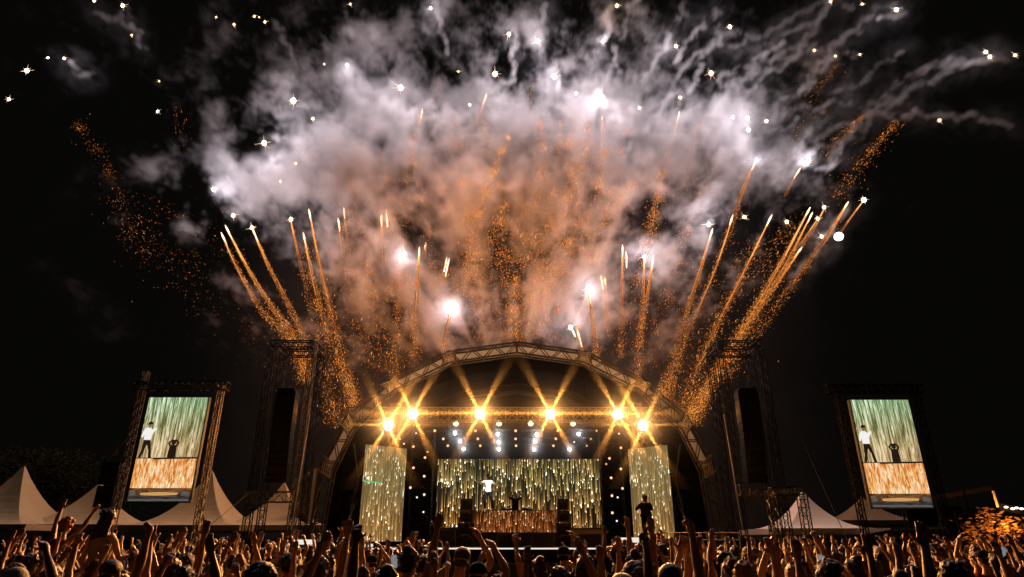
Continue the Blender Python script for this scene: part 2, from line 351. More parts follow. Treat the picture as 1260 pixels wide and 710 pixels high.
# ------------------------------------------------------------------ smoke: one volume, density grid from fields
def smoke():
    rs = random.Random(3); V, E = [], []
    TR = [([(1218,68),(1150,85),(1090,120),(1020,170),(960,230)],2),([(1249,68),(1170,80),(1110,115),(1060,160),(1000,210)],2),([(1103,12),(1050,40),(1010,80),(975,120),(940,170)],2),([(1061,5),(1022,3),(985,20),(940,40),(900,55)],1),
          ([(1022,2),(990,45),(960,75),(920,110)],2),([(1002,62),(960,70),(920,75),(890,100)],1),([(1040,64),(1002,60)],1),([(1156,148),(1110,140),(1060,128),(1010,135),(970,160)],1),([(1230,150),(1180,140),(1156,148)],1),([(1000,130),(960,140),(925,210)],1),
          ([(1040,245),(1025,285),(1000,325),(978,350)],1),([(759,7),(750,40),(742,51),(740,90),(742,119)],1),([(660,0),(662,30),(662,50)],1),([(626,42),(628,70),(625,110)],1),([(785,0),(772,35),(760,80)],1),
          ([(530,10),(538,30),(545,60)],1),([(431,5),(440,25),(455,30)],1),([(330,27),(345,40),(360,70)],1),([(151,7),(155,25),(165,42),(185,60)],1),([(898,33),(870,70),(830,120),(790,160)],2),([(875,10),(860,40),(840,80)],1),([(850,0),(820,50),(785,100)],1),
          ([(1100,60),(1040,110),(1000,160),(950,200)],1),([(1010,20),(960,60),(910,90),(860,150)],1),([(840,118),(800,150),(760,200)],1),([(79,72),(95,85),(110,90)],1),([(110,15),(135,25),(150,20)],1)]
    for pts, wgt in TR:
        for rep in range(wgt):
            P = [W(x+rs.uniform(-6,6)*(wgt > 1), y+rs.uniform(-6,6)*(wgt > 1), FY+rs.uniform(-1.5,1.5)) for x, y in pts]
            n = int(sum((P[i+1]-P[i]).length for i in range(len(P)-1))/.5)+2; last = None
            ph = rs.uniform(0, 9)
            for i in range(n):
                q = pathpt(P, i/(n-1)); s = i*.5
                q = q + Vector((math.sin(s*1.1+ph)*.28+math.sin(s*2.7+ph*2)*.2+math.sin(s*.35+ph)*.5, 0, math.cos(s*1.3+ph*3)*.28+math.sin(s*3.1)*.2+math.cos(s*.42+ph*2)*.5))
                V.append(q)
                if last is not None: E.append((last, len(V)-1))
                last = len(V)-1
    me = bpy.data.meshes.new("firework_smoke"); me.from_pydata(V, E, []); ob = bpy.data.objects.new("firework_smoke", me); COL.objects.link(ob)
    tag(ob, "broad cloud of pale firework smoke hanging over the stage roof", "smoke", kind="stuff")
    m = bpy.data.materials.new("smoke"); m.use_nodes = True; nt = m.node_tree; nt.nodes.remove(nt.nodes["Principled BSDF"])
    pv = nt.nodes.new("ShaderNodeVolumePrincipled"); pv.inputs["Color"].default_value = (.87, .83, .82, 1); pv.inputs["Density"].default_value = SMOKE_DENS
    pv.inputs["Anisotropy"].default_value = .15
    nt.links.new(pv.outputs[0], nt.nodes["Material Output"].inputs["Volume"])
    g = bpy.data.node_groups.new("smoke_cloud", 'GeometryNodeTree')
    g.interface.new_socket("Geometry", in_out='INPUT', socket_type='NodeSocketGeometry'); g.interface.new_socket("Geometry", in_out='OUTPUT', socket_type='NodeSocketGeometry')
    N = g.nodes; L = g.links
    gi = N.new("NodeGroupInput"); go = N.new("NodeGroupOutput")
    def M(op, a, b=None, c=None, clamp=False):
        n = N.new("ShaderNodeMath"); n.operation = op; n.use_clamp = clamp
        for i, x in enumerate((a, b, c)):
            if x is None: continue
            if isinstance(x, (int, float)): n.inputs[i].default_value = x
            else: L.new(x, n.inputs[i])
        return n.outputs[0]
    def VM(op, a, b=None, scale=None):
        n = N.new("ShaderNodeVectorMath"); n.operation = op
        for i, x in enumerate((a, b)):
            if x is None: continue
            if isinstance(x, (tuple, list, Vector)): n.inputs[i].default_value = x
            else: L.new(x, n.inputs[i])
        if scale is not None:
            if isinstance(scale, (int, float)): n.inputs["Scale"].default_value = scale
            else: L.new(scale, n.inputs["Scale"])
        return n.outputs["Value"] if op in ('LENGTH', 'DOT_PRODUCT') else n.outputs["Vector"]
    def noise(vec, scale, detail, rough=.55, out=0, dist=0):
        n = N.new("ShaderNodeTexNoise"); n.noise_dimensions = '3D'
        n.inputs["Scale"].default_value = scale; n.inputs["Detail"].default_value = detail; n.inputs["Roughness"].default_value = rough; n.inputs["Distortion"].default_value = dist
        L.new(vec, n.inputs["Vector"]); return n.outputs[out]
    def SS(x, a, b):
        n = N.new("ShaderNodeMapRange"); n.interpolation_type = 'SMOOTHSTEP'
        n.inputs[1].default_value = a; n.inputs[2].default_value = b; L.new(x, n.inputs[0]); return n.outputs[0]
    pos = N.new("GeometryNodeInputPosition").outputs[0]
    sep = N.new("ShaderNodeSeparateXYZ"); L.new(pos, sep.inputs[0]); x, y, z = sep.outputs
    # envelope: big soft lobes of the cloud, in metres
    BL = [(635,170,330,150,1.0),(430,160,170,120,.9),(330,220,110,110,.75),(840,170,190,120,.8),(560,300,210,130,.78),(740,300,160,110,.64),(556,378,80,65,.9),(712,380,75,75,1.0),(970,220,70,90,.55),(450,330,130,130,.7),
          (250,120,120,140,.30),(120,70,150,90,.22),(420,40,160,80,.45),(640,40,180,70,.5),(900,60,150,80,.45),(1080,110,110,60,.18),(180,270,110,130,.26),(930,130,80,70,.35),(500,110,120,70,.5),(780,90,150,70,.35),(290,360,110,90,.16),(930,330,80,120,.12),(500,430,150,70,.45),(760,430,110,70,.4),(330,350,110,110,.3),(860,300,90,110,.4)]
    warp = VM('SCALE', VM('SUBTRACT', noise(pos, .10, 3, .6, 1), (.5,.5,.5)), scale=9.0)
    wp = VM('ADD', pos, warp)
    env = None
    for px, py, rx, ry, wt in BL:
        c = W(px, py, FY); c2 = W(px+rx, py, FY); c3 = W(px, py-ry, FY)
        ax = (c2-c).length; az = abs(c3.z-c.z)
        d = VM('MULTIPLY', VM('SUBTRACT', wp, (c.x, FY, c.z)), (1/ax, 1/3.0, 1/az))
        e = M('MULTIPLY', M('EXPONENT', M('MULTIPLY', VM('DOT_PRODUCT', d, d), -1.1)), wt)
        env = e if env is None else M('MAXIMUM', env, M('ADD', M('MULTIPLY', env, .6), M('MULTIPLY', e, .75)))
    # polar coordinates about the launch place: wisps stretch outwards
    o = W(636, 560, FY)
    dz = M('SUBTRACT', z, o.z); dx = M('SUBTRACT', x, o.x)
    th = M('ARCTAN2', dx, dz); rr = M('SQRT', M('ADD', M('MULTIPLY', dx, dx), M('MULTIPLY', dz, dz)))
    cmb = N.new("ShaderNodeCombineXYZ"); L.new(M('MULTIPLY', th, 26.0), cmb.inputs[0]); L.new(y, cmb.inputs[1]); L.new(M('MULTIPLY', rr, .42), cmb.inputs[2])
    polar = VM('ADD', cmb.outputs[0], VM('SCALE', VM('SUBTRACT', noise(pos, .25, 3, .6, 1), (.5,.5,.5)), scale=3.2))
    n1 = noise(pos, .15, 7, .60, 0, .8)
    n2 = noise(polar, .26, 6, .62, 0, .6)
    n3 = noise(pos, .62, 5, .62, 0, 1.0)
    nn = M('ADD', M('ADD', M('MULTIPLY', n1, .34), M('MULTIPLY', n2, .36)), M('MULTIPLY', n3, .30))
    shape = M('ADD', M('MULTIPLY', env, .95), M('MULTIPLY', M('SUBTRACT', nn, .52), 5.4))
    body = SS(shape, .40, 1.25)
    body = M('MULTIPLY', body, SS(env, .03, .3))
    # trails
    px_ = N.new("GeometryNodeProximity"); px_.target_element = 'EDGES'
    L.new(gi.outputs[0], px_.inputs[0])
    tw = VM('ADD', pos, VM('SCALE', VM('SUBTRACT', noise(pos, .9, 2, .5, 1), (.5,.5,.5)), scale=.9))
    for s in px_.inputs:
        if s.name in ("Sample Position", "Source Position"): L.new(tw, s)
    dist = px_.outputs["Distance"]
    tr = M('MULTIPLY', SS(M('MULTIPLY', dist, -1), -.36, -.05), SS(n3, .38, .58))
    tr2 = M('MULTIPLY', SS(M('MULTIPLY', dist, -1), -2.4, -.2), SS(M('ADD', M('MULTIPLY', n3, .6), M('MULTIPLY', n1, .4)), .47, .68))
    dens = M('ADD', M('ADD', body, M('MULTIPLY', tr, 2.2)), M('MULTIPLY', tr2, .16))
    dens = M('MULTIPLY', dens, SS(y, FY-5.5, FY-3.8))
    dens = M('MULTIPLY', dens, SS(M('MULTIPLY', y, -1), -(FY+5.5), -(FY+3.8)))
    hz = M('EXPONENT', M('MULTIPLY', M('ADD', M('POWER', M('ABSOLUTE', M('MULTIPLY', x, 1/19.0)), 4.0), M('POWER', M('MULTIPLY', z, 1/26.0), 4.0)), -1.0))
    dens = M('ADD', dens, M('MULTIPLY', M('MULTIPLY', hz, .013), M('ADD', M('MULTIPLY', n1, 1.6), -.3)))
    vc = N.new("GeometryNodeVolumeCube")
    mn = Vector((-50, FY-5.6, 1.0)); mx = Vector((54, FY+5.6, W(630, -12, FY+5).z))
    vox = SMOKE_VOX
    vc.inputs["Min"].default_value = mn; vc.inputs["Max"].default_value = mx
    for i, k in enumerate(("Resolution X", "Resolution Y", "Resolution Z")): vc.inputs[k].default_value = int((mx[i]-mn[i])/(vox*(2.2 if i == 1 else 1)))
    L.new(dens, vc.inputs["Density"])
    sm = N.new("GeometryNodeSetMaterial"); sm.inputs["Material"].default_value = m
    L.new(vc.outputs[0], sm.inputs[0]); L.new(sm.outputs[0], go.inputs[0])
    md = ob.modifiers.new("smoke_cloud", 'NODES'); md.node_group = g
    return ob
SMOKE_DENS = .75; SMOKE_VOX = .16
smoke()

# ================================================================== GROUND, STAGE
M_ground = mat("trodden_grass", (.035,.038,.018), .95, noise=.5, nscale=1.5, bump=.4)
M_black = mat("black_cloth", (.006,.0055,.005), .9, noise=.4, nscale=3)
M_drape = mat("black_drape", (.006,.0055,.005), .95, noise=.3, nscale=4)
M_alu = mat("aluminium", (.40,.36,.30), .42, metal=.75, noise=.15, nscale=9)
M_alud = mat("dark_aluminium", (.16,.14,.115), .5, metal=.6, noise=.2, nscale=9)  # aluminium in a darker tone
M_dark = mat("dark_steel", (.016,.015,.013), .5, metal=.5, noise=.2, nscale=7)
M_canvas = mat("cream_canvas", (.62,.55,.42), .8, noise=.12, nscale=1.2, bump=.15)
M_deck = mat("stage_ply", (.03,.027,.024), .55, noise=.4, nscale=4)
M_box = mat("black_box", (.014,.014,.014), .55, noise=.2, nscale=6)
M_nosing_glow = glow("nosing_glow", (1.0,.93,.82), .85)  # glow painted onto the deck nosing in place of lamplight
M_shirt_w = mat("white_cotton", (.8,.79,.76), .85)
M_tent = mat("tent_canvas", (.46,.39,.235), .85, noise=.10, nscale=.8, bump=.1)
M_fence = mat("fence_scrim", (.010,.011,.010), .9, noise=.3, nscale=2)

mb = MB(); mb.add([(-900,-60,0),(900,-60,0),(900,1200,0),(-900,1200,0)], [(0,1,2,3)])
tag(mb.build("ground", M_ground), kind="structure")

AY = 32.0; XC = 636
OUT = [(0,421),(84,432.5),(157,468),(211,514),(241,570),(254,645),(257,694)]
INN = [(0,434),(83,446),(151,479),(203,528),(228,580),(241,650),(244,694)]
def prof(pts, Y):
    R = [W(XC+a, b, Y) for a, b in pts]; Lf = [W(XC-a, b, Y) for a, b in pts]
    c = W(XC, 421, Y).x
    half = [((R[i].x-Lf[i].x)/2, (R[i].z+Lf[i].z)/2) for i in range(len(pts))]
    half[-1] = (half[-1][0], 0.0)
    return [(c-a, z) for a, z in half[::-1]] + [(c+a, z) for a, z in half[1:]]
PO, PI_ = prof(OUT, AY), prof(INN, AY)
SX = W(XC, 421, AY).x
stage = thing("concert_stage", "black concert stage under an arched truss roof with a cream canvas edge", "stage", (SX, AY, 0))
# front arch truss: two chords in front, two behind, lattice between
mb = MB(); n = len(PO)
for y in (AY, AY+.55):
    for Pq in (PO, PI_):
        for i in range(n-1): mb.tube([(Pq[i][0],y,Pq[i][1]), (Pq[i+1][0],y,Pq[i+1][1])], .055, 6)
for i in range(n-1):
    a0, a1 = Vector((PO[i][0],AY,PO[i][1])), Vector((PO[i+1][0],AY,PO[i+1][1]))
    b0, b1 = Vector((PI_[i][0],AY,PI_[i][1])), Vector((PI_[i+1][0],AY,PI_[i+1][1]))
    D = Vector((0,.55,0)); k = max(2, round((a1-a0).length/1.05))
    for j in range(k):
        A = a0.lerp(a1, j/k); B = b0.lerp(b1, (j+.5)/k); C = a0.lerp(a1, (j+1)/k)
        for d in (Vector(), D):
            mb.tube([A+d, B+d], .028, 5, cap=False); mb.tube([B+d, C+d], .028, 5, cap=False)
        mb.tube([A, A+D], .025, 4, cap=False); mb.tube([B, B+D], .025, 4, cap=False); mb.tube([A, C+D], .02, 4, cap=False)
mb.build("arch_truss", mat("arch_steel", (.075,.065,.05), .5, metal=.5, noise=.2, nscale=9), stage)
# lattice knuckle panels at the joints
for i in range(2, n-2):
    mb = MB(); A = Vector((PO[i][0],AY-.07,PO[i][1])); B = Vector((PI_[i][0],AY-.07,PI_[i][1]))
    sgn = 1 if i >= n//2 else -1
    if i == n//2:
        mb.tube([A,B], .07, 6)
    else:
        tn = Vector((PO[i+1][0]-PO[i-1][0], 0, PO[i+1][1]-PO[i-1][1])).normalized()*.42
        for q in (-1, 1): mb.tube([A+tn*q*.9, B+tn*q*.75], .045, 5)
        for s in range(6):
            f = s/6; mb.tube([A.lerp(B, f)-tn*.85, A.lerp(B, min(1, f+.3))+tn*.85], .018, 4); mb.tube([A.lerp(B, f)+tn*.85, A.lerp(B, min(1, f+.3))-tn*.85], .018, 4)
    mb.build("joint_panel", M_alu, stage)
def sweep(P, y0, y1, th, m, name, flip=1):
    mb = MB(); q = []
    for i, (x, z) in enumerate(P):
        a = P[max(i-1,0)]; b = P[min(i+1,len(P)-1)]; d = Vector((b[0]-a[0], b[1]-a[1])).normalized()
        q.append((x - d.y*th, z + d.x*th if z > 0 else 0.0))
    vs = []
    for y in (y0, y1):
        vs += [(x,y,z) for x, z in P]; vs += [(x,y,z) for x, z in q]
    N_ = len(P); fs = []
    for i in range(N_-1):
        fs += [(i,i+1,2*N_+i+1,2*N_+i), (N_+i,3*N_+i,3*N_+i+1,N_+i+1), (i,N_+i,N_+i+1,i+1), (2*N_+i,2*N_+i+1,3*N_+i+1,3*N_+i)]
    mb.add(vs, fs); return mb.build(name, m, stage)
def scaleP(P, k, dz=0):
    return [(SX+(x-SX)*k, z*k if z > 0 else 0) for x, z in P]
def subdiv(P, k):
    o = []
    for i in range(len(P)-1):
        for j in range(k): o.append((P[i][0]+(P[i+1][0]-P[i][0])*j/k, P[i][1]+(P[i+1][1]-P[i][1])*j/k))
    return o + [P[-1]]
PC = scaleP(PO, 1.004)
top = PC[2:-2]                                        # canvas covers the arch, down to the lower knuckles
sweep(top, AY+.72, AY+2.5, .05, M_canvas, "canvas_edge")
sweep(PC, AY+2.52, 43.6, .05, M_black, "roof_skin")
mb = MB(); fi = scaleP(PC, .985)                      # black gable cloth hung behind the canvas edge, open in the middle
gi_ = scaleP(PI_, .985)
vs = [(x, AY+2.48, z) for x, z in fi] + [(x, AY+2.48, z) for x, z in gi_]
k = len(fi)
mb.add(vs, [(i, i+1, k+i+1, k+i) for i in range(k-1)]); mb.build("gable_cloth", M_drape, stage)
for f in (.22, .48, .75):                             # purlins under the black roof
    mb = MB(); y = AY+3+f*8
    PP = scaleP(PI_, .95)
    for i in range(1, len(PP)-2): mb.tube([(PP[i][0],y,PP[i][1]), (PP[i+1][0],y,PP[i+1][1])], .05, 5)
    mb.build("roof_rib", M_dark, stage)
mb = MB(); bd = [(x, 43.4, z) for x, z in scaleP(PC, .97)]; mb.add(bd, [tuple(range(len(bd)))]); mb.build("back_drape", M_drape, stage)
# deck, fascia, nosing whose glow stands in for lamplight on it
DZ = 1.65; x0, x1 = W(455,675,28).x, W(745,675,28).x
mb = MB(); mb.box((SX-9.4, 28.06, DZ-.12), (SX+9.4, 43.3, DZ)); mb.build("deck", M_deck, stage)
mb = MB(); nf = 60
for i in range(nf):
    xa = SX-9.3+18.6*i/nf; xb = xa+18.6/nf; w_ = .04*math.sin(i*1.9)
    mb.add([(xa,28.02+.04*math.sin(i*1.9),0),(xb,28.02+.04*math.sin((i+1)*1.9),0),(xb,28.02+.04*math.sin((i+1)*1.9),DZ-.05),(xa,28.02+w_,DZ-.05)], [(0,1,2,3)])
mb.build("fascia_skirt", M_drape, stage)
mb = MB(); mb.box((x0, 27.93, DZ-.04), (x1, 27.99, DZ+.015)); mb.build("glowing_nosing", M_nosing_glow, stage)
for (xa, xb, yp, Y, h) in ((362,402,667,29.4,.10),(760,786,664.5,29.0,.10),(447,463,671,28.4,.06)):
    a = W(xa,yp,Y); b = W(xb,yp,Y); mb = MB(); mb.box((a.x, Y-.05, a.z-h), (b.x, Y, a.z+h)); mb.build("glowing_nosing", M_nosing_glow, stage)
# side curtains between arch legs and video panels
for s in (-1, 1):
    mb = MB(); nseg = 30; xa, xb = SX+s*5.2, SX+s*9.0
    for i in range(nseg):
        f0, f1 = i/nseg, (i+1)/nseg
        p0 = (xa+(xb-xa)*f0, 38.2+.12*math.sin(i*2.1)); p1 = (xa+(xb-xa)*f1, 38.2+.12*math.sin((i+1)*2.1))
        mb.add([(*p0,DZ),(*p1,DZ),(*p1,7.4),(*p0,7.4)], [(0,1,2,3)])
    mb.build("side_curtain", M_drape, stage)
    # raking back legs of the arch
    mb = MB(); sx = SX+s*abs(PI_[0][0]-SX)*.94
    for y in (35.0, 39.0):
        mb.truss((sx,y,DZ),(sx-s*.55,y,5.2),(0,.25,0),(.25,0,0),7,.035,.018)
    mb.tube([(sx,32.6,DZ+.2),(sx-s*.4,39,6.5)], .04, 6); mb.tube([(sx,39,DZ+.2),(sx-s*.4,32.6,6.5)], .04, 6)
    mb.build("side_brace", M_alud, stage)
    # guard rail of the wing
    mb = MB(); r0 = SX+s*9.3; r1 = SX+s*5.9
    for xx in np.linspace(r0, r1, 6): mb.tube([(xx,28.3,DZ),(xx,28.3,DZ+.62)], .022, 5)
    for zz in (.32,.6): mb.tube([(r0,28.3,DZ+zz),(r1,28.3,DZ+zz)], .022, 5)
    if s > 0: mb.build("guard_rail", M_alud, stage)
# trusses
def htruss(name, lab, Y, px0, px1, py, h=.28, m=M_alud, grp=None, bays=None):
    a = W(px0,py,Y); b = W(px1,py,Y); b.z = a.z
    t = thing(name, lab, "truss", (a+b)/2, grp)
    mb = MB(); mb.truss(a, b, (0,0,h), (0,h*.9,0), bays, .035, .018); mb.build("lattice", m, t)
    mb = MB()
    for f in (.12,.5,.88):
        c = a.lerp(b, f); mb.tube([c+Vector((0,0,h)), c+Vector((0,0,h+2.2))], .012, 4)
    mb.build("hanging_chain", M_dark, t)
    return t
htruss("lighting_truss", "front header truss carrying the six big amber floodlights", 33.0, 428, 844, 510.5, .33, M_alu, None, 30)
for Y, py, lab in ((33.9,515,"thin lighting truss right behind the front header"),(36.0,524,"lighting truss carrying the upper row of amber lamps"),(38.5,534,"lighting truss carrying the middle row of amber lamps"),(41.0,542,"lighting truss carrying the lowest row of amber lamps")):
    htruss("lighting_truss", lab, Y, 520, 752, py, .2, M_dark, "lighting trusses inside the stage", 22)
for s, px in ((-1,484),(1,786)):
    a = W(px, 545, 33.2); b = W(px, 497, 33.2); b.x = a.x
    t = thing("light_ladder", "bright metal light ladder over the %s side video panel" % ("left" if s < 0 else "right"), "truss", a)
    mb = MB(); mb.truss(a, b, (.24,0,0), (0,.2,0), 6, .035, .018); mb.build("lattice", M_alu, t)

# lamps ------------------------------------------------------------
L_BIG = glow("lamp_amber", (1.0,.80,.46), 30.0); L_WHITE = glow("lamp_white", (.97,.98,1.0), 22.0)
L_DISC = glow("lamp_pale", (1.0,.86,.58), 4.0); L_DOT = glow("lamp_dot", (1.0,.58,.25), 1.5); L_DOTW = glow("lamp_dot_white", (.95,1.0,.92), 1.8); L_DOTA = glow("lamp_dot_dim", (1.0,.52,.18), 1.0)
def housing(t, c, r, m=M_box):
    mb = MB(); mb.tube([c+Vector((0,r*.25,0)), c+Vector((0,r*1.2,0)), c+Vector((0,r*2.0,r*.2))], [r*1.12, r*1.0, r*.55], 12)
    mb.build("housing", m, t)
    mb = MB()
    for q in (-1, 1): mb.tube([c+Vector((q*r*1.15,r*.9,0)), c+Vector((q*r*1.15,r*.9,r*1.7))], r*.09, 5)
    mb.tube([c+Vector((-r*1.15,r*.9,r*1.7)), c+Vector((r*1.15,r*.9,r*1.7))], r*.09, 5)
    mb.build("yoke", M_dark, t)
def lens(t, c, r, m):
    mb = MB(); mb.ball(c, (r, r*.35, r), 14, 8); mb.build("lens", m, t, smooth=True)
BIGN = ["lowest amber floodlight on the left light ladder","amber floodlight on the front header, outermost left","amber floodlight on the front header, left of centre","amber floodlight on the front header, right of centre","amber floodlight on the front header, outermost right","lowest amber floodlight on the right light ladder"]
AMB = (1.0, .37, .06)
for (px, py), lab in zip(((478,523.5),(508,509.5),(591,509.5),(677,509.5),(760,510),(791,523.5)), BIGN):
    c = W(px, py, 31.6); t = thing("floodlight", lab, "stage light", c, "big amber floodlights")
    housing(t, c, .24); lens(t, c, .23, L_BIG)
    k = 1.15 if px in (591, 677) else .9
    lamp("flood_glow", 'POINT', c+Vector((0,-.25,0)), 150*k, AMB, t, .2)
    for a, wgt in ((62,1.0),(118,1.0),(242,1.0),(298,1.0),(0,1.3),(180,1.3)):  # narrow spots added to draw the star-shaped lens rays
        d = Vector((math.cos(math.radians(a)), -.07, math.sin(math.radians(a))))
        lamp("added_flood_ray", 'SPOT', c+d*.12+Vector((0,-.15,0)), 14000*k*wgt, AMB, t, .05, d, 16 if a % 180 else 8, 1.0)
    lamp("flood_throw", 'SPOT', c+Vector((0,-1.0,0)), 9500*k, (1.0,.40,.095), t, .25, Vector((px-636, -520, -150)), 120, .5)
SPOTS = []
k = 0
for px, py, Y in ((560,533,35.8),(566,543,38.3),(570.5,552.5,40.6),(612.5,534,35.8),(613.5,544,38.3),(614,553,40.6),(660.5,534.5,35.8),(658.5,544,38.3),(657,553,40.6),(712,534,35.8),(706.5,544,38.3),(701,553,40.6)):
    col = {0:"outer left",1:"inner left",2:"inner right",3:"outer right"}[k//3]; row = ("top","middle","bottom")[k % 3]; k += 1
    c = W(px, py, Y); t = thing("spotlight", "blue-white spotlight, %s of the %s column under the roof" % (row, col), "stage light", c, "blue-white spotlights")
    dim = px == 706.5
    housing(t, c, .11); lens(t, c, .05 if dim else .085, L_DOTW if dim else L_WHITE)
    if dim: continue
    SPOTS.append(c)
    lamp("spot_glow", 'POINT', c+Vector((0,-.2,0)), 30, (.86,.93,1.0), t, .12)
    for a in (20, 65, 115, 160, 200, 245, 295, 340)[k % 2::2]:  # narrow spots added to draw star rays round each white lamp
        d = Vector((math.cos(math.radians(a)), -.15, math.sin(math.radians(a))))
        lamp("added_spot_ray", 'SPOT', c+d*.06+Vector((0,-.08,0)), 1100, (.86,.93,1.0), t, .03, d, 9, .9)
    if px in (560, 712, 570.5): lamp("added_spot_ray", 'SPOT', c+Vector((0,-.2,0)), 1200, (.9,.94,1.0), t, .05, Vector((-.62 if px < 636 else .62, -.3, -.75)), 9, .9)
for i, px in enumerate((561,614,653,705)):
    c = W(px, 521, 33.6); t = thing("par_lamp", "round pale lamp, %s from the left just under the front header" % nth(i), "stage light", c, "pale lamps under the header")
    housing(t, c, .13); lens(t, c, .14, L_DISC)
    if i == 1: lamp("singer_spot", 'SPOT', c+Vector((0,-.2,0)), 2600, (1.0,.97,.92), t, .08, W(600,600,35.1)-c, 14, .6)
for r, (row, py, Y) in enumerate((((535,585,634.5,686.5,734), 530, 35.9), ((545.5,588,634.5,684,727), 540, 38.4), ((551,591,635,681,722), 548.5, 40.9))):
    for i, px in enumerate(row):
        c = W(px, py, Y); t = thing("par_lamp", "small amber lamp, %s from the left in the %s row" % (nth(i), ("upper","middle","lowest")[r]), "stage light", c, "amber lamps in rows")
        housing(t, c, .10); lens(t, c, .075 if px < 690 else .06, L_DOT if px < 690 else L_DOTA)
for s, lst in (("left", ((512,533,0),(508.7,549.5,1),(523,563,1),(508.7,575.6,1),(522,586,1),(505,600,1),(522,608.6,1),(513,612,0),(521,630,0),(526,556,2),(497,546,0),(492,540,0))), ("right", ((761.7,533.5,0),(764,551,1),(750,564,1),(764,577,1),(752,588,1),(766,601,1),(753,610,1),(753.5,631,1),(759,641,0),(760,612,0),(746,571,2),(780,545,2)))):
    lst = sorted(lst, key=lambda q: q[1])
    for i, (px, py, kd) in enumerate(lst):
        c = W(px, py, 36.6); t = thing("tower_lamp", "%s lamp on the dark %s side tower, %s from the top" % (("small white","small golden","dim amber")[kd], s, nth(i)), "stage light", c, "lamps on the %s side tower" % s)
        housing(t, c, .07); lens(t, c, (.045,.07,.055)[kd], (L_DOTW, L_DOT, L_DOTA)[kd])
for s, px in (("left",515),("right",757)):
    a = W(px, 662, 37.2); b = W(px, 530, 37.2); t = thing("lamp_tower", "black truss tower with small lamps on the %s of the video wall" % s, "tower", (a.x, 37.2, DZ))
    mb = MB(); mb.truss((a.x,37.2,DZ), (a.x,37.2,b.z), (.62,0,0), (0,.3,0), 9, .04, .02); mb.build("lattice", M_dark, t)
    mb = MB(); mb.box((a.x-.62,37.55,DZ),(a.x+.62,37.6,b.z)); mb.build("backing_cloth", M_drape, t)

# video content: rain of light streaks ----------------------------------
def rain(name, base, cols, topcol, botcol, bright, cover, warm_at=.35, nlay=3, ncol=60, glitter=1.0, slow=1.0, uv=None):
    m = bpy.data.materials.new(name); m.use_nodes = True; nt = m.node_tree; N = nt.nodes; L = nt.links
    N.remove(N["Principled BSDF"]); m.cycles.emission_sampling = 'NONE'
    tc = N.new("ShaderNodeTexCoord"); sp = N.new("ShaderNodeSeparateXYZ"); L.new(tc.outputs["UV"], sp.inputs[0]); u, v = sp.outputs[0], sp.outputs[1]
    def M(op, a, b=None, c=None, clamp=False):
        n = N.new("ShaderNodeMath"); n.operation = op; n.use_clamp = clamp
        for i, x in enumerate((a, b, c)):
            if x is None: continue
            if isinstance(x, (int, float)): n.inputs[i].default_value = x
            else: L.new(x, n.inputs[i])
        return n.outputs[0]
    def white(w_, seed):
        n = N.new("ShaderNodeTexWhiteNoise"); n.noise_dimensions = '2D'
        c = N.new("ShaderNodeCombineXYZ"); L.new(w_, c.inputs[0]); c.inputs[1].default_value = seed; L.new(c.outputs[0], n.inputs["Vector"]); return n.outputs["Value"]
    tot = None
    for k in range(nlay):
        nc = ncol*(.6+.45*k)
        # bend of each streak is none: they fall straight
        uc = M('MULTIPLY', u, nc); col = M('FLOOR', uc); fx = M('FRACT', uc)
        r1 = white(col, 3.1+k*7); r2 = white(col, 11.7+k*5)
        fr = M('ADD', M('MULTIPLY', r2, 2.6*slow), 1.2*slow)
        ph = M('ADD', M('MULTIPLY', v, fr), M('MULTIPLY', r1, 23.0))
        cell = M('FLOOR', ph); t = M('FRACT', ph)
        r3 = white(M('ADD', M('MULTIPLY', col, 17.3), cell), 5.5+k)
        on = M('GREATER_THAN', r3, 1-cover)
        tail = M('POWER', M('SUBTRACT', 1.0, t, clamp=True), 2.6)
        spark = M('MULTIPLY', M('MULTIPLY', M('LESS_THAN', t, .06), M('POWER', r3, 6.0)), 4.0*glitter)
        edge = M('SUBTRACT', 1.0, M('MULTIPLY', M('ABSOLUTE', M('SUBTRACT', fx, .5)), 2.9), clamp=True)
        s = M('MULTIPLY', M('MULTIPLY', M('ADD', tail, spark), on), M('MULTIPLY', edge, M('ADD', M('MULTIPLY', r3, 1.2), .1)))
        tot = s if tot is None else M('ADD', tot, s)
    def mix(f, a, b):
        n = N.new("ShaderNodeMix"); n.data_type = 'RGBA'
        for i, x in ((0, f), (6, a), (7, b)):
            if isinstance(x, (int, float)): n.inputs[i].default_value = x
            elif isinstance(x, tuple): n.inputs[i].default_value = (*x, 1)
            else: L.new(x, n.inputs[i])
        return n.outputs[2]
    g = N.new("ShaderNodeMapRange"); g.inputs[1].default_value = warm_at+.22; g.inputs[2].default_value = warm_at-.22; L.new(v, g.inputs[0])
    base_c = mix(g.outputs[0], base[1], base[0])
    st = mix(g.outputs[0], topcol, botcol)
    hot = mix(M('MULTIPLY', M('SUBTRACT', tot, 1.7), .5, clamp=True), st, (1.0, .93, .78))
    sc_ = N.new("ShaderNodeVectorMath"); sc_.operation = 'SCALE'; L.new(hot, sc_.inputs[0]); L.new(M('MULTIPLY', tot, bright), sc_.inputs["Scale"])
    ad = N.new("ShaderNodeVectorMath"); ad.operation = 'ADD'; L.new(sc_.outputs[0], ad.inputs[0])
    L.new(base_c, ad.inputs[1])
    e = N.new("ShaderNodeEmission"); L.new(ad.outputs[0], e.inputs[0]); L.new(e.outputs[0], N["Material Output"].inputs[0])
    return m
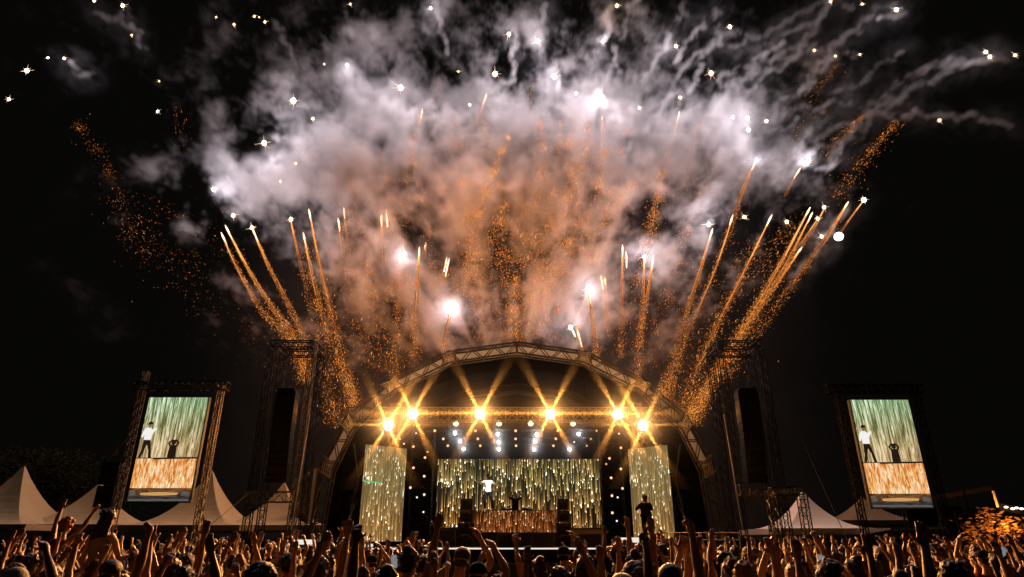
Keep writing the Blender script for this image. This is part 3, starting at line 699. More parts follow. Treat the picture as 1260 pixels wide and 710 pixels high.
def panel(parent, c, m, name="video_panel", th=.10, back=None):
    """c: four corners TL TR BR BL; flat lit face with uv and a case behind it"""
    c = [Vector(p) for p in c]; off = OFF[parent.name]
    me = bpy.data.meshes.new(name); me.from_pydata([p-off for p in c], [], [(3,2,1,0)])
    uv = me.uv_layers.new(name="uv")
    for li, vi in enumerate(me.polygons[0].vertices): uv.data[li].uv = {0:(0,1),1:(1,1),2:(1,0),3:(0,0)}[vi]
    me.materials.append(m); o = bpy.data.objects.new(name, me); COL.objects.link(o); o.parent = parent
    OFF[o.name] = off
    nrm = (c[1]-c[0]).cross(c[3]-c[0]).normalized()
    if nrm.y > 0: nrm = -nrm
    mb = MB(); g = .03
    ex = (c[1]-c[0]).normalized()*g; ez = (c[0]-c[3]).normalized()*g
    f = [c[0]-ex+ez, c[1]+ex+ez, c[2]+ex-ez, c[3]-ex-ez]
    f0 = [p - nrm*.012 for p in f]; f1 = [p - nrm*th for p in f]
    mb.add(f0+f1, [(0,1,2,3),(7,6,5,4),(0,4,5,1),(1,5,6,2),(2,6,7,3),(3,7,4,0)]); mb.build("panel_case", M_box, parent)
    return o, nrm
V_mid = rain("video_gold_rain", ((.018,.010,.004),(.016,.018,.009)), 0, (.72,.50,.16), (1.0,.48,.12), .95, .46, .42, 4, 125)
V_side = rain("video_pale_rain", ((.15,.08,.024),(.15,.112,.045)), 0, (.62,.42,.14), (1.0,.58,.18), .80, .46, .42, 4, 62)
V_booth = rain("video_ember", ((.05,.012,.003),(.03,.008,.002)), 0, (.80,.30,.08), (.80,.24,.05), .75, .6, .5, 4, 60, .5, .6)
def relay(name, lo, mid, hi, lo2, mid2, hi2, cut, sx_, sy_):
    """ragged vertical light streaks of the relayed picture, greenish above and warm below"""
    m = bpy.data.materials.new(name); m.use_nodes = True; nt = m.node_tree; N = nt.nodes; L = nt.links
    N.remove(N["Principled BSDF"]); m.cycles.emission_sampling = 'NONE'
    tc = N.new("ShaderNodeTexCoord"); mp = N.new("ShaderNodeMapping"); mp.inputs["Scale"].default_value = (sx_, sy_, 1); L.new(tc.outputs["UV"], mp.inputs[0])
    n1 = N.new("ShaderNodeTexNoise"); n1.inputs["Scale"].default_value = 1; n1.inputs["Detail"].default_value = 4; n1.inputs["Roughness"].default_value = .72; n1.inputs["Distortion"].default_value = .9; L.new(mp.outputs[0], n1.inputs["Vector"])
    sp = N.new("ShaderNodeSeparateXYZ"); L.new(tc.outputs["UV"], sp.inputs[0])
    def ramp(a, b, c):
        r = N.new("ShaderNodeValToRGB"); e = r.color_ramp.elements; e[0].position = .36; e[0].color = (*a, 1); e[1].position = .64; e[1].color = (*c, 1)
        q = e.new(.50); q.color = (*b, 1); L.new(n1.outputs[0], r.inputs[0]); return r.outputs[0]
    g = N.new("ShaderNodeMapRange"); g.inputs[1].default_value = cut-.22; g.inputs[2].default_value = cut+.22; L.new(sp.outputs[1], g.inputs[0])
    mx = N.new("ShaderNodeMix"); mx.data_type = 'RGBA'; L.new(g.outputs[0], mx.inputs[0]); L.new(ramp(lo2, mid2, hi2), mx.inputs[6]); L.new(ramp(lo, mid, hi), mx.inputs[7])
    e = N.new("ShaderNodeEmission"); L.new(mx.outputs[2], e.inputs[0]); L.new(e.outputs[0], N["Material Output"].inputs[0]); return m
V_imag = relay("video_relay_rain", (.035,.075,.03), (.22,.36,.15), (.85,.95,.72), (.06,.04,.015), (.42,.27,.10), (1.0,.86,.56), .74, 34, 3.2)
V_imag2 = relay("video_relay_booth", (.40,.08,.01), (.85,.34,.07), (1.0,.92,.62), (.45,.09,.01), (.90,.40,.09), (1.0,.95,.70), .5, 32, 2.4)
a, b, c_, d = W(538.5,565,40.4), W(739.5,565,40.4), W(741.5,649.5,40.4), W(536,649.5,40.4)
xa = (a.x+d.x)/2; xb = (b.x+c_.x)/2
t = thing("video_wall", "wide video wall at the back of the stage showing falling golden streaks", "screen", ((xa+xb)/2, 40.4, d.z))
panel(t, [(xa,40.4,a.z),(xb,40.4,a.z),(xb,40.4,d.z),(xa,40.4,d.z)], V_mid)
for s, cc in (("left", ((450,547,34.5),(500.5,552,36.2),(494.5,657,36.2),(441,657.5,34.5))), ("right", ((773.5,552.5,36.2),(822,548,34.5),(829.5,657,34.5),(778.5,652,36.2)))):
    P = [W(*q) for q in cc]; zt = (P[0].z+P[1].z)/2; zb = DZ+.25
    xl = (P[0].x+P[3].x)/2; xr = (P[1].x+P[2].x)/2
    t = thing("side_video_panel", "tall angled video panel of pale gold rain on the %s of the stage" % s, "screen", ((xl+xr)/2, 35.3, zb))
    panel(t, [(xl,cc[0][2],zt),(xr,cc[1][2],zt),(xr,cc[1][2],zb),(xl,cc[0][2],zb)], V_side)
    if s == "left":
        mb = MB(); q = .05; A = Vector((xl,cc[0][2]-.03,zt)); B = Vector((xr,cc[1][2]-.03,zt)); z = W(440,592,34.5).z
        pa = A.lerp(B,.02); pb = A.lerp(B,.45); mb.add([(pa.x,pa.y,z-.04),(pb.x,pb.y,z-.055),(pb.x,pb.y,z-.02),(pa.x,pa.y,z+.04)], [(0,1,2,3)])
        mb.build("green_bar", glow("video_green", (.10,.75,.35), .8), t)

# booth, risers, speakers ------------------------------------------------
a, b = W(580.5,627.5,34.5), W(687,655,34.5)
t = thing("performer_booth", "long black performer booth with a glowing ember front panel", "booth", ((a.x+b.x)/2, 35.0, DZ))
mb = MB(); mb.box((a.x-.08,34.55,DZ+.02),(b.x+.08,35.75,a.z)); mb.build("body", M_box, t)
panel(t, [(a.x,34.5,a.z-.03),(b.x,34.5,a.z-.03),(b.x,34.5,b.z),(a.x,34.5,b.z)], V_booth, "front_panel", .04)
for px in (622, 648):
    p = W(px, 625, 34.9); mb = MB(); mb.obox((p.x, 34.9, a.z+.05), (.3,0,0), (0,.22,.04), (0,-.012,.05)); mb.ball((p.x-.1,34.85,a.z+.11),(.1,.1,.02),12,5); mb.build("turntable", M_box, t)
for s, xa_, xb_ in (("left",563,583),("right",685,703)):
    a = W(xa_,657,33.6); b = W(xb_,657,33.6); topz = W(575,613,33.6).z; xm = (a.x+b.x)/2; hw = (b.x-a.x)/2
    t = thing("speaker_stack", "black monitor speaker stack at the %s end of the booth" % s, "speaker", (xm, 33.8, DZ))
    nb = 4; z = DZ+.01
    for i in range(nb):
        h = (topz-DZ)/nb; k = (1.1, 1.0, .82, .74)[i]
        mb = MB(); mb.box((xm-hw*k,33.6,z),(xm+hw*k,34.2,z+h-.03)); ob = mb.build("cabinet", M_box, t)
        mb = MB(); mb.tube([(xm,33.59,z+h/2),(xm,33.55,z+h/2)], [hw*k*.72, hw*k*.55], 14); mb.build("cone", M_dark, ob)
        z += h
for px0, px1, py0, py1, Y, lab, cat, kd in ((703,742,651,660,33.0,"low wooden riser under the right half of the video wall","riser",1),(535,560,652,664,32.6,"dark equipment case left of the left speaker stack","case",0),(779,838,663,675,32.2,"golden-lit riser under the right side video panel","riser",2),(612,640,657,671,31.5,"low black case in front of the booth","case",0),(655,682,656,669,31.0,"low black case right of the middle of the booth front","case",0),(712,740,657,670,30.5,"black case at the right front of the deck","case",0),(806,815,657,665,31.0,"small black monitor wedge beside the standing silhouette","case",0)):
    a = W(px0,py0,Y); b = W(px1,py1,Y); t = thing("equipment_case" if cat == "case" else "stage_riser", lab, cat, ((a.x+b.x)/2, Y, DZ))
    mb = MB(); bt = max(DZ+.005, b.z); bt = DZ+.005; mb.box((a.x,Y,bt),(b.x,Y+ (2.2 if cat == "riser" else .6),a.z)); mb.build("body", M_box if cat == "case" else mat("riser_ply", (.30,.20,.09), .7, noise=.2), t)
    mb = MB(); e = .018
    for xx in (a.x, b.x):
        mb.box((xx-e,Y-e,bt),(xx+e,Y,a.z+e))
    mb.box((a.x+e,Y-e,a.z-e),(b.x-e,Y,a.z+e)); mb.build("edge_trim", M_alud, t)

# fog volumes added to show star rays and halos round the lamps
mb = MB(); mb.box((SX-6.2, 33.2, 6.4), (SX+6.2, 42.6, 8.3))
fog2 = MB().box((SX-9.6, 30.7, 4.2), (SX+9.6, 31.9, 13.0)).build("added_ray_mist", bpy.data.materials.new("mist")); tag(fog2, "added mist curtain showing the rays and halos of the front header lamps", "fog", kind="stuff")
fog = mb.build("added_stage_fog", bpy.data.materials.new("fog")); tag(fog, "thin added fog under the arched roof showing the spotlight rays", "fog", kind="stuff")
for fm, fd in ((fog2.data.materials[0], .10), (fog.data.materials[0], .016)):
  fm.use_nodes = True; fm.node_tree.nodes.remove(fm.node_tree.nodes["Principled BSDF"])
  pv = fm.node_tree.nodes.new("ShaderNodeVolumePrincipled"); pv.inputs["Color"].default_value = (.9,.9,.9,1); pv.inputs["Density"].default_value = fd
  if fd > .05:                                   # the mist thins out above, below and to both sides of the lamp row
    nt = fm.node_tree; tc = nt.nodes.new("ShaderNodeTexCoord"); sx = nt.nodes.new("ShaderNodeSeparateXYZ"); nt.links.new(tc.outputs["Object"], sx.inputs[0])
    def Mn(op, a, b):
        n = nt.nodes.new("ShaderNodeMath"); n.operation = op
        for i, x in enumerate((a, b)):
            if isinstance(x, (int, float)): n.inputs[i].default_value = x
            else: nt.links.new(x, n.inputs[i])
        return n.outputs[0]
    gz = Mn('MULTIPLY', Mn('SUBTRACT', sx.outputs[2], 7.9), 1/1.5); gx = Mn('POWER', Mn('ABSOLUTE', Mn('MULTIPLY', Mn('SUBTRACT', sx.outputs[0], SX), 1/8.6), 0), 6)
    nz = nt.nodes.new("ShaderNodeTexNoise"); nz.inputs["Scale"].default_value = .9; nz.inputs["Detail"].default_value = 3; nt.links.new(tc.outputs["Object"], nz.inputs["Vector"])
    e = Mn('EXPONENT', Mn('MULTIPLY', Mn('ADD', Mn('MULTIPLY', gz, gz), gx), -1.0), 0)
    acc = Mn('MULTIPLY', Mn('MULTIPLY', e, Mn('ADD', nz.outputs[0], .5)), .005)
    for lx_, ly_ in ((478,523.5),(508,509.5),(591,509.5),(677,509.5),(760,510),(791,523.5)):   # thickened round each lamp to shape its halo
        lc = W(lx_, ly_, 31.6); d = nt.nodes.new("ShaderNodeVectorMath"); d.operation = 'DISTANCE'; nt.links.new(tc.outputs["Object"], d.inputs[0]); d.inputs[1].default_value = lc
        acc = Mn('ADD', acc, Mn('MULTIPLY', Mn('EXPONENT', Mn('MULTIPLY', d.outputs["Value"], -1.75), 0), .80))
    nt.links.new(acc, pv.inputs["Density"])
  else:                                          # a trace of fog, thickened round the white spotlights to shape their star glow
    nt = fm.node_tree; tc = nt.nodes.new("ShaderNodeTexCoord"); acc = None
    for lc in SPOTS:
        d = nt.nodes.new("ShaderNodeVectorMath"); d.operation = 'DISTANCE'; nt.links.new(tc.outputs["Object"], d.inputs[0]); d.inputs[1].default_value = lc
        a_ = nt.nodes.new("ShaderNodeMath"); a_.operation = 'MULTIPLY'; nt.links.new(d.outputs["Value"], a_.inputs[0]); a_.inputs[1].default_value = -5.5
        b_ = nt.nodes.new("ShaderNodeMath"); b_.operation = 'EXPONENT'; nt.links.new(a_.outputs[0], b_.inputs[0])
        c_ = nt.nodes.new("ShaderNodeMath"); c_.operation = 'MULTIPLY_ADD'; nt.links.new(b_.outputs[0], c_.inputs[0]); c_.inputs[1].default_value = 1.1
        if acc is None: c_.inputs[2].default_value = .004
        else: nt.links.new(acc, c_.inputs[2])
        acc = c_.outputs[0]
    nt.links.new(acc, pv.inputs["Density"])
  fm.node_tree.links.new(pv.outputs[0], fm.node_tree.nodes["Material Output"].inputs["Volume"])

# ================================================================== SPEAKER TOWERS, RELAY SCREENS
def leg(t, top, bot, sz, m, name="leg", bays=None):
    mb = MB(); mb.truss(bot, top, (sz,0,0), (0,sz,0), bays, .024, .012); return mb.build(name, m, t)
for s in (-1, 1):
    side = "left" if s < 0 else "right"
    mx = lambda x: x if s < 0 else 1272-x              # the right tower mirrors the left one
    Y = 30.0; zt = W(340, 424, Y).z
    xl = W(mx(303), 652, Y).x; xr = W(mx(358), 651, Y).x
    t = thing("speaker_tower", "tall %s lattice speaker tower with cross beams, %s of the stage arch" % ("amber-lit" if s < 0 else "dim dark", side), "tower", ((xl+xr)/2, Y, 0))
    for x, m, nm in ((xl, M_dark, "leg"), (xr, M_alud if s < 0 else M_dark, "leg")):  # left tower's inner leg in lighter metal: light put into its colour
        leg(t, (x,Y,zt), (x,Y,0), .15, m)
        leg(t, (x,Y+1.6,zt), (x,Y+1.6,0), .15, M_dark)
        mb = MB(); mb.box((x-.35,Y-.35,0),(x+.35,Y+1.95,.12)); mb.build("base_plate", M_dark, t)
    mb = MB(); mb.truss((xl,Y,zt),(xr,Y,zt),(0,0,.17),(0,.17,0)); mb.truss((xl,Y+1.6,zt),(xr,Y+1.6,zt),(0,0,.17),(0,.17,0))
    for x in (xl, xr): mb.truss((x,Y,zt),(x,Y+1.6,zt),(0,0,.16),(.16,0,0))
    mb.build("head_frame", M_dark, t)
    zc = W(335, 608, Y).z; mb = MB(); mb.truss((min(xl,xr)-.1,Y-.4,zc+.15*s),(max(xl,xr)+.1,Y-.4,zc-.15),(0,0,.22),(0,.18,0)); mb.build("cross_beam", M_alud, t)
    mb = MB(); mb.tube([W(mx(381),510,Y-.3), W(mx(358),652,Y-.3)], .035, 6); mb.build("cable_pipe", M_alu, t)
    # line array
    c0 = W(mx(349), 481, Y+.4); c1 = W(mx(341), 592, Y+.4); x = (c0.x+c1.x)/2; n_ = 11
    t2 = thing("line_array", "long black column of hanging loudspeakers in the %s tower" % side, "speaker", (x, Y+.4, c1.z))
    z = c0.z; h = (c0.z-c1.z)/n_
    mb = MB(); mb.box((x-.42,Y+.3,z+.02),(x+.42,Y+1.0,z+.12)); mb.tube([(x,Y+.6,z+.1),(x,Y+.6,zt)], .015, 4); mb.build("flying_frame", M_dark, t2)
    for i in range(n_):
        b = max(0, i-5)*.045; a_ = math.radians(max(0, i-4)*2.4)
        mb = MB(); mb.obox((x, Y+.65+b, z-h*(i+.5)), (.48,0,0), (0,.30*math.cos(a_),.30*math.sin(a_)), (0,-.5*h*.94*math.sin(a_),.5*h*.94*math.cos(a_)))
        ob = mb.build("cabinet", M_box, t2)
    # low gantry beside the tower
    if s > 0:
        a, b = W(948,605,28), W(985,601,28)
        t3 = thing("gantry", "small truss goal-post frame right of the right speaker tower", "truss", ((a.x+b.x)/2,28,0))
        mb = MB(); mb.truss((a.x,28,a.z),(b.x,28,a.z+.05),(0,0,.16),(0,.16,0)); mb.build("beam", M_dark, t3)
        leg(t3, (a.x,28,a.z), (a.x,28,0), .16, M_dark); leg(t3, (b.x,28,a.z), (b.x,28,0), .16, M_dark)
    for k, (pa, pb, Ya, Yb, lab) in enumerate(((((312,602),(286,622),29.5,25.5,"guy rope slanting down from the left speaker tower"),) if s < 0 else (((982,530),(1045,668),29.5,23.0,"dark guy rope slanting down in front of the white tent"),))):
        A = W(*pa, Ya); B = W(*pb, Yb); d = (B-A); B = A + d*(A.z/(A.z-B.z)) if A.z > B.z else B
        mb = MB(); mb.tube([A, A.lerp(B,.5)-Vector((0,0,.12)), B], .012, 5); tag(mb.build("guy_rope", M_black), lab, "rope")

def figures(t, C, nrm):
    """the relayed picture: white shirted performer, second figure with hands on head, bright table front"""
    TL, TR, BR, BL = [Vector(p) for p in C]
    def at(u, v, lift): return (BL.lerp(BR, u)).lerp(TL.lerp(TR, u), v) + nrm*lift
    def poly(pts, m, name, lift):
        mb = MB(); mb.add([at(u, v, lift) for u, v in pts], [tuple(range(len(pts)))]); return mb.build(name, m, t)
    gw = glow("picture_white", (1,.97,.93), .9); gd = glow("picture_dark", (.05,.03,.02), .35); gk = glow("picture_skin", (.45,.24,.14), .6); gs = glow("picture_grey", (.22,.22,.20), .45); gl = glow("picture_gold", (1.0,.55,.18), .6)
    poly([(.28,.392),(1,.40),(1,.415),(.60,.412),(.28,.402)], gd, "picture_table", .006)
    mb = MB()
    for pts in ([(.02,.66),(.06,.695),(.12,.70),(.17,.68),(.235,.70),(.245,.685),(.18,.64),(.172,.575),(.06,.575),(.055,.63),(.03,.60),(.005,.61)],):
        mb.add([at(u, v, .007) for u, v in pts], [tuple(range(len(pts)))])
    mb.build("picture_shirt", gw, t)
    poly([(.06,.578),(.172,.578),(.205,.50),(.235,.42),(.25,.40),(.19,.402),(.165,.49),(.125,.535),(.10,.48),(.07,.41),(.02,.40),(.05,.47)], gd, "picture_trousers", .0075)
    mb = MB(); c = [(.115+.032*math.cos(a), .722+.026*math.sin(a)) for a in [i*math.pi/8 for i in range(16)]]
    mb.add([at(u, v, .0075) for u, v in c], [tuple(range(16))]); mb.build("picture_face", gk, t)
    poly([(.075,.726),(.165,.732),(.15,.752),(.118,.760),(.085,.750)], gd, "picture_cap", .008)
    mb = MB()
    mb.add([at(u, v, .0072) for u, v in [(.505,.40),(.50,.47),(.515,.515),(.54,.53),(.60,.53),(.625,.51),(.635,.46),(.63,.40)]], [tuple(range(8))])
    mb.add([at(.57+.034*math.cos(a), .555+.027*math.sin(a), .0074) for a in [i*math.pi/6 for i in range(12)]], [tuple(range(12))])
    for q in (-1, 1): mb.add([at(u, v, .0073) for u, v in [(.57+q*.045,.50),(.57+q*.095,.545),(.57+q*.085,.56),(.57+q*.02,.59),(.57+q*.015,.577),(.57+q*.066,.546),(.57+q*.04,.525)]], [tuple(range(7))])
    mb.build("picture_second_figure", gd, t)
    gb = relay("picture_floor_glow", (.04,.014,.004), (.12,.05,.02), (.28,.13,.05), (.015,.012,.010), (.03,.028,.026), (.08,.08,.08), .5, 5, 6)
    panel(t, [at(0,.125,.006),at(1,.125,.006),at(1,.003,.006),at(0,.003,.006)], gb, "picture_floor", .004)
    poly([(.02,.008),(.98,.008),(.98,.026),(.02,.026)], gs, "picture_stage_front", .0095)
    poly([(.20,.060),(.45,.056),(.78,.062),(.80,.082),(.50,.090),(.18,.080)], gl, "picture_stage_light", .0095)
    for u0, w0 in ((.02,.10),(.85,.13)): poly([(u0,.055),(u0+w0,.060),(u0+w0*.9,.085),(u0+w0*.4,.10),(u0+.01,.095)], gs, "picture_stage_wing", .0098)
for s, C4, lab in ((-1, ((185,489),(253,489),(236,618),(155,617)), "tall relay screen on lattice legs left of the stage, green rain and white shirted singer"), (1, ((1046,492),(1118,492),(1148,625),(1074,625)), "tall relay screen right of the stage, green rain and white shirted singer")):
    Y = 27.0
    P = [W(x, y, Y) for x, y in C4]
    zt = (P[0].z+P[1].z)/2; zb = (P[2].z+P[3].z)/2; xl = (P[0].x+P[3].x)/2; xr = (P[1].x+P[2].x)/2
    yl, yr = (Y+.0, Y+.0)
    t = thing("relay_screen", lab, "screen", ((xl+xr)/2, Y, 0))
    C = [(xl,yl,zt),(xr,yr,zt),(xr,yr,zb),(xl,yl,zb)]
    pa, nrm = panel(t, C, V_imag, "video_panel", .25)
    def at(u, v): return Vector((xl+(xr-xl)*u, Y-.004, zb+(zt-zb)*v))
    C2 = [at(0,.40),at(1,.405),at(1,.125),at(0,.125)]
    panel(t, C2, V_imag2, "video_panel", .003)
    figures(t, C, nrm)
    for x in (xl-.45, xr+.45):
        leg(t, (x,Y+.1,zt+.55), (x,Y+.1,0), .11, M_alud if s < 0 else M_black, "leg")  # right legs black: their darkness is put into the colour
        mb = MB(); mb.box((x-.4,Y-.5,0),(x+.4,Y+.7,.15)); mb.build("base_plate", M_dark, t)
    mb = MB(); mb.truss((xl-.9,Y+.1,zt+.5),(xr+.75,Y+.1,zt+.5),(0,0,.17),(0,.17,0), 14, .03, .02); mb.build("head_beam", M_dark if s < 0 else M_black, t)  # right beam black as well, its shade painted in
    if s < 0:
        mb = MB(); mb.truss((xl-.45,Y+.1,zt+.6),(xl-.45,Y+.1,zt+1.15),(.1,0,0),(0,.1,0),2); mb.build("pulley_block", M_alud, t)
    mb = MB(); mb.tube([(xl-.5,Y+.1,.3),(xl-.5,Y+2.4,0)], .04, 5); mb.build("rear_stay", M_dark, t)
    mb = MB(); mb.tube([(xr+.45,Y+.1,zb),(xr+.45,Y+2.5,.1)], .04, 5); mb.build("rear_stay", M_dark, t)
    for dz in ((.0, .95) if s < 0 else ()):
        q = W(131, 612, Y+.2); mb = MB(); mb.obox((q.x, Y+.4, q.z+dz), (.36,0,0), (0,.4,0), (0,0,.45)); mb.tube([(q.x,Y-.005,q.z+dz),(q.x,Y+.02,q.z+dz)], [.26,.22], 14); tag(mb.build("speaker_box", M_box), "%s black speaker box hung beside the left leg of the left relay screen" % ("upper" if dz else "lower"), "speaker")

# ------------------------------------------------------------------ tents, fence, stalls
def tent(lab, px, py, hw, eave, Y, depth=None, m=M_tent, dark_half=None):
    ap = W(px, py, Y+hw); ze = W(px, eave, Y).z; r = hw
    t = thing("pagoda_tent", lab, "tent", (ap.x, Y, 0), "peaked marquee tents")
    mb = MB(); N_ = 14; cs = [(-r,-r),(r,-r),(r,r),(-r,r)]
    H = ap.z-ze
    ring = []
    for j in range(N_+1):
        f = j/N_; z = ap.z - H*(1-(1-f)**3.0) ; k = f**.92
        k = max(k, .012); row = []
        for e in range(4):
            a, b = cs[e], cs[(e+1) % 4]
            for q in range(6):
                g = q/6; sag = 1 - .10*math.sin(g*math.pi)*math.sin(f*math.pi)
                row.append((ap.x+(a[0]+(b[0]-a[0])*g)*k*sag, Y+r+(a[1]+(b[1]-a[1])*g)*k*sag, z))
        ring.append(row)
    vs = [p for row in ring for p in row]; n = 24
    fs = [(j*n+i, j*n+(i+1) % n, (j+1)*n+(i+1) % n, (j+1)*n+i) for j in range(N_) for i in range(n)]
    mb.add(vs, fs); mb.build("roof", m, t, smooth=False)
    mb = MB()
    for e in range(4):
        a, b = cs[e], cs[(e+1) % 4]
        for q in range(10):
            g0, g1 = q/10, (q+1)/10
            p0 = (ap.x+a[0]+(b[0]-a[0])*g0, Y+r+a[1]+(b[1]-a[1])*g0); p1 = (ap.x+a[0]+(b[0]-a[0])*g1, Y+r+a[1]+(b[1]-a[1])*g1)
            mb.add([(*p0,ze-.28),(*p1,ze-.28),(*p1,ze+.005),(*p0,ze+.005)], [(0,1,2,3)])
    mb.build("valance", m, t)
    for c in cs:
        mb = MB(); mb.tube([(ap.x+c[0]*.97,Y+r+c[1]*.97,0),(ap.x+c[0]*.97,Y+r+c[1]*.97,ze)], .045, 6); mb.build("pole", M_alud, t)
    mb = MB(); mb.tube([(ap.x,Y+r,ze),(ap.x,Y+r,ap.z+.1)], .03, 6); mb.build("pole", M_alud, t)
    return t
tent("dim cream peaked tent at the far left edge below the dark trees", 30, 574, 3.6, 645, 33)
tent("dim cream tent half hidden behind the left leg of the left relay screen", 124, 594, 3.4, 645, 35)
tent("cream tent with a steep peak right of the left relay screen", 261, 580, 3.5, 646, 34)
tent("cream tent behind the foot of the left speaker tower", 350, 594, 3.2, 646, 36)
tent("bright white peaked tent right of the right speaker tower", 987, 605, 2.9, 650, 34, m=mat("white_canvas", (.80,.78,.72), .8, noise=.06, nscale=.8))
tent("shaded cream tent behind the left edge of the right relay screen", 1060, 612, 3.2, 640, 42, m=mat("shaded_canvas", (.22,.18,.12), .85, noise=.1, nscale=.8))  # canvas colour darkened to carry the tent's shade
# pale cloth wall between left tower and arch
a, b = W(362,590,38), W(392,575,38); mb = MB()
for i in range(12):
    f0, f1 = i/12, (i+1)/12; q = lambda f: (a.x+(b.x-a.x)*f, 38+.1*math.sin(f*21))
    mb.add([(*q(f0),0),(*q(f1),0),(*q(f1),a.z+(b.z-a.z)*f1),(*q(f0),a.z+(b.z-a.z)*f0)], [(0,1,2,3)])
tag(mb.build("cloth_screen", M_tent), "pale hanging cloth between the left speaker tower and the stage arch", "cloth")
for xs, xe, Y, lab in ((-46, -10.2, 31.5, "dark scrim fence under the tents left of the stage"), (10.6, 46, 32.0, "dark scrim fence under the tents right of the stage")):
    t = thing("perimeter_fence", lab, "fence", ((xs+xe)/2, Y, 0)); k = int((xe-xs)/2.4); pw = (xe-xs)/k
    for i in range(k):
        xa = xs+i*pw; mb = MB(); zz = 1.95
        mb.add([(xa+.04,Y+.05,.1),(xa+pw*.5,Y+.02,.1),(xa+pw-.04,Y+.05,.1),(xa+pw-.04,Y+.05,zz),(xa+pw*.5,Y+.02,zz-.02),(xa+.04,Y+.05,zz)], [(0,1,4,5),(1,2,3,4)]); mb.build("scrim_panel", M_fence, t)
    mb = MB()
    for i in range(k+1): mb.tube([(xs+i*pw,Y,0),(xs+i*pw,Y,2.05)], .022, 5)
    mb.tube([(xs,Y,2.02),(xe,Y,2.02)], .02, 5); mb.build("rail_frame", M_dark, t)
# crowd barrier before the stage
t = thing("crowd_barrier", "low dark metal crowd barrier in front of the stage", "barrier", (SX, 26.6, 0))
for i in range(17):
    xa = SX-9.4+i*1.1; mb = MB(); mb.box((xa,26.58,.05),(xa+1.06,26.62,1.05)); mb.tube([(xa,26.6,1.1),(xa+1.06,26.6,1.1)], .03, 6); mb.tube([(xa+.5,26.6,1.05),(xa+.5,27.5,.02)], .025, 5); mb.build("barrier_panel", M_dark, t)
# right: long dark stall with pale roof edge and bright lamps
def stall(lab, pa, pb, Y, drop, m):
    a, b = W(*pa, Y), W(*pb, Y); t = thing("market_stall", lab, "stall", ((a.x+b.x)/2, Y, 0))
    mb = MB(); mb.add([a, b, b+Vector((0,3,-.25)), a+Vector((0,3,-.25)), a-Vector((0,0,drop)), b-Vector((0,0,drop))], [(0,1,2,3),(4,5,1,0)]); mb.build("awning", m, t)
    for p in (a, b, a.lerp(b,.5)):
        mb = MB(); mb.tube([(p.x,p.y,0),(p.x,p.y,p.z)], .05, 6); mb.build("post", M_dark, t)
        mb = MB(); mb.tube([(p.x,p.y+3,0),(p.x,p.y+3,p.z-.25)], .05, 6); mb.build("post", M_dark, t)
    mb = MB(); mb.box((a.x,Y+2.7,0),(b.x,Y+2.75,a.z-.4)); mb.build("back_wall", M_box, t); return t
M_aw = mat("awning_cloth", (.45,.36,.27), .85, noise=.15, nscale=1)
stall("open stall with a thin pale sloping roof behind the right relay screen", (1150,610), (1221,597), 33, .22, M_aw)
stall("low dark stall with pale counter edge under the right relay screen", (1098,651), (1165,648), 31, .08, M_aw)
t = stall("dark stall roof with bright white bulbs at the right edge", (1226,618), (1290,632), 30, .3, mat("stall_roof", (.10,.05,.03), .8, noise=.4, nscale=3))
for px, py in ((1238,624),(1246,626),(1251,625),(1257,626)):
    c = W(px, py, 29.7); mb = MB(); mb.ball(c, (.10,.05,.045), 8, 6); mb.build("bulb", L_DISC, t)
# trees
M_leaf = mat("dark_leaves", (.022,.028,.013), .8, vary=.2); M_leaf2 = mat("dry_leaves", (.20,.10,.03), .8); M_bark = mat("bark", (.07,.05,.035), .9, noise=.3)
def tree(lab, px, top, wid, Y, seed, m=M_leaf, n=1500, leaf=.22, sx=1.0):
    r = random.Random(seed); c = W(px, top, Y); b = Vector((c.x, Y, 0)); H = c.z
    t = thing("leafy_tree", lab, "tree", b)
    mb = MB(); tips = []
    mb.tube([b, b+Vector((.1,0,H*.3)), b+Vector((-.05,.1,H*.62)), b+Vector((.1,0,H*.86))], [wid*.06, wid*.045, wid*.03, wid*.012], 7)
    for k in range(11):
        a = r.uniform(0, 6.28); z0 = H*r.uniform(.3,.72); L_ = wid*r.uniform(.35,.62); e = b+Vector((math.cos(a)*L_*sx, math.sin(a)*L_*.8, min(z0+L_*r.uniform(.4,.9), H*.97)))
        s0 = b+Vector((0,0,z0)); mb.tube([s0, s0.lerp(e,.5)+Vector((0,0,.12)), e], [wid*.02, wid*.014, wid*.005], 5); tips += [e, s0.lerp(e,.65)]
    tips += [b+Vector((0,0,H*.92)), b+Vector((0,0,H*.8))]
    mb.build("trunk", M_bark, t)
    mb = MB()
    for k in range(n):
        q = r.choice(tips); s_ = wid*.15
        p = q+Vector((r.gauss(0,s_),r.gauss(0,s_),r.gauss(0,s_*.75)))
        if p.z < H*.2 or p.z > H*1.03: continue
        d = Vector((r.gauss(0,1),r.gauss(0,1),r.gauss(0,.6))).normalized(); e = d.orthogonal().normalized(); l_ = leaf*r.uniform(.6,1.3)
        mb.add([p-d*l_*.5, p+e*l_*.22, p+d*l_*.5, p-e*l_*.22], [(0,1,2,3)])
    mb.build("crown", m, t); return t
tree("dark bushy tree behind the tent at the far left edge", 8, 556, 7, 48, 1, n=6000, leaf=.30)
tree("dark spreading tree between the two leftmost tents", 66, 562, 8, 50, 2, n=6000, leaf=.30)
tree("dim tree behind the tent left of the left relay screen leg", 120, 585, 5, 52, 3, n=3500, leaf=.28)
tree("small dry tree with orange-lit leaves at the right edge of the crowd", 1213, 627, 1.5, 24, 4, M_leaf2, 1300, .20)
tree("low orange-lit bush at the far right edge behind the crowd", 1256, 652, 1.3, 24, 5, M_leaf2, 700, .20)
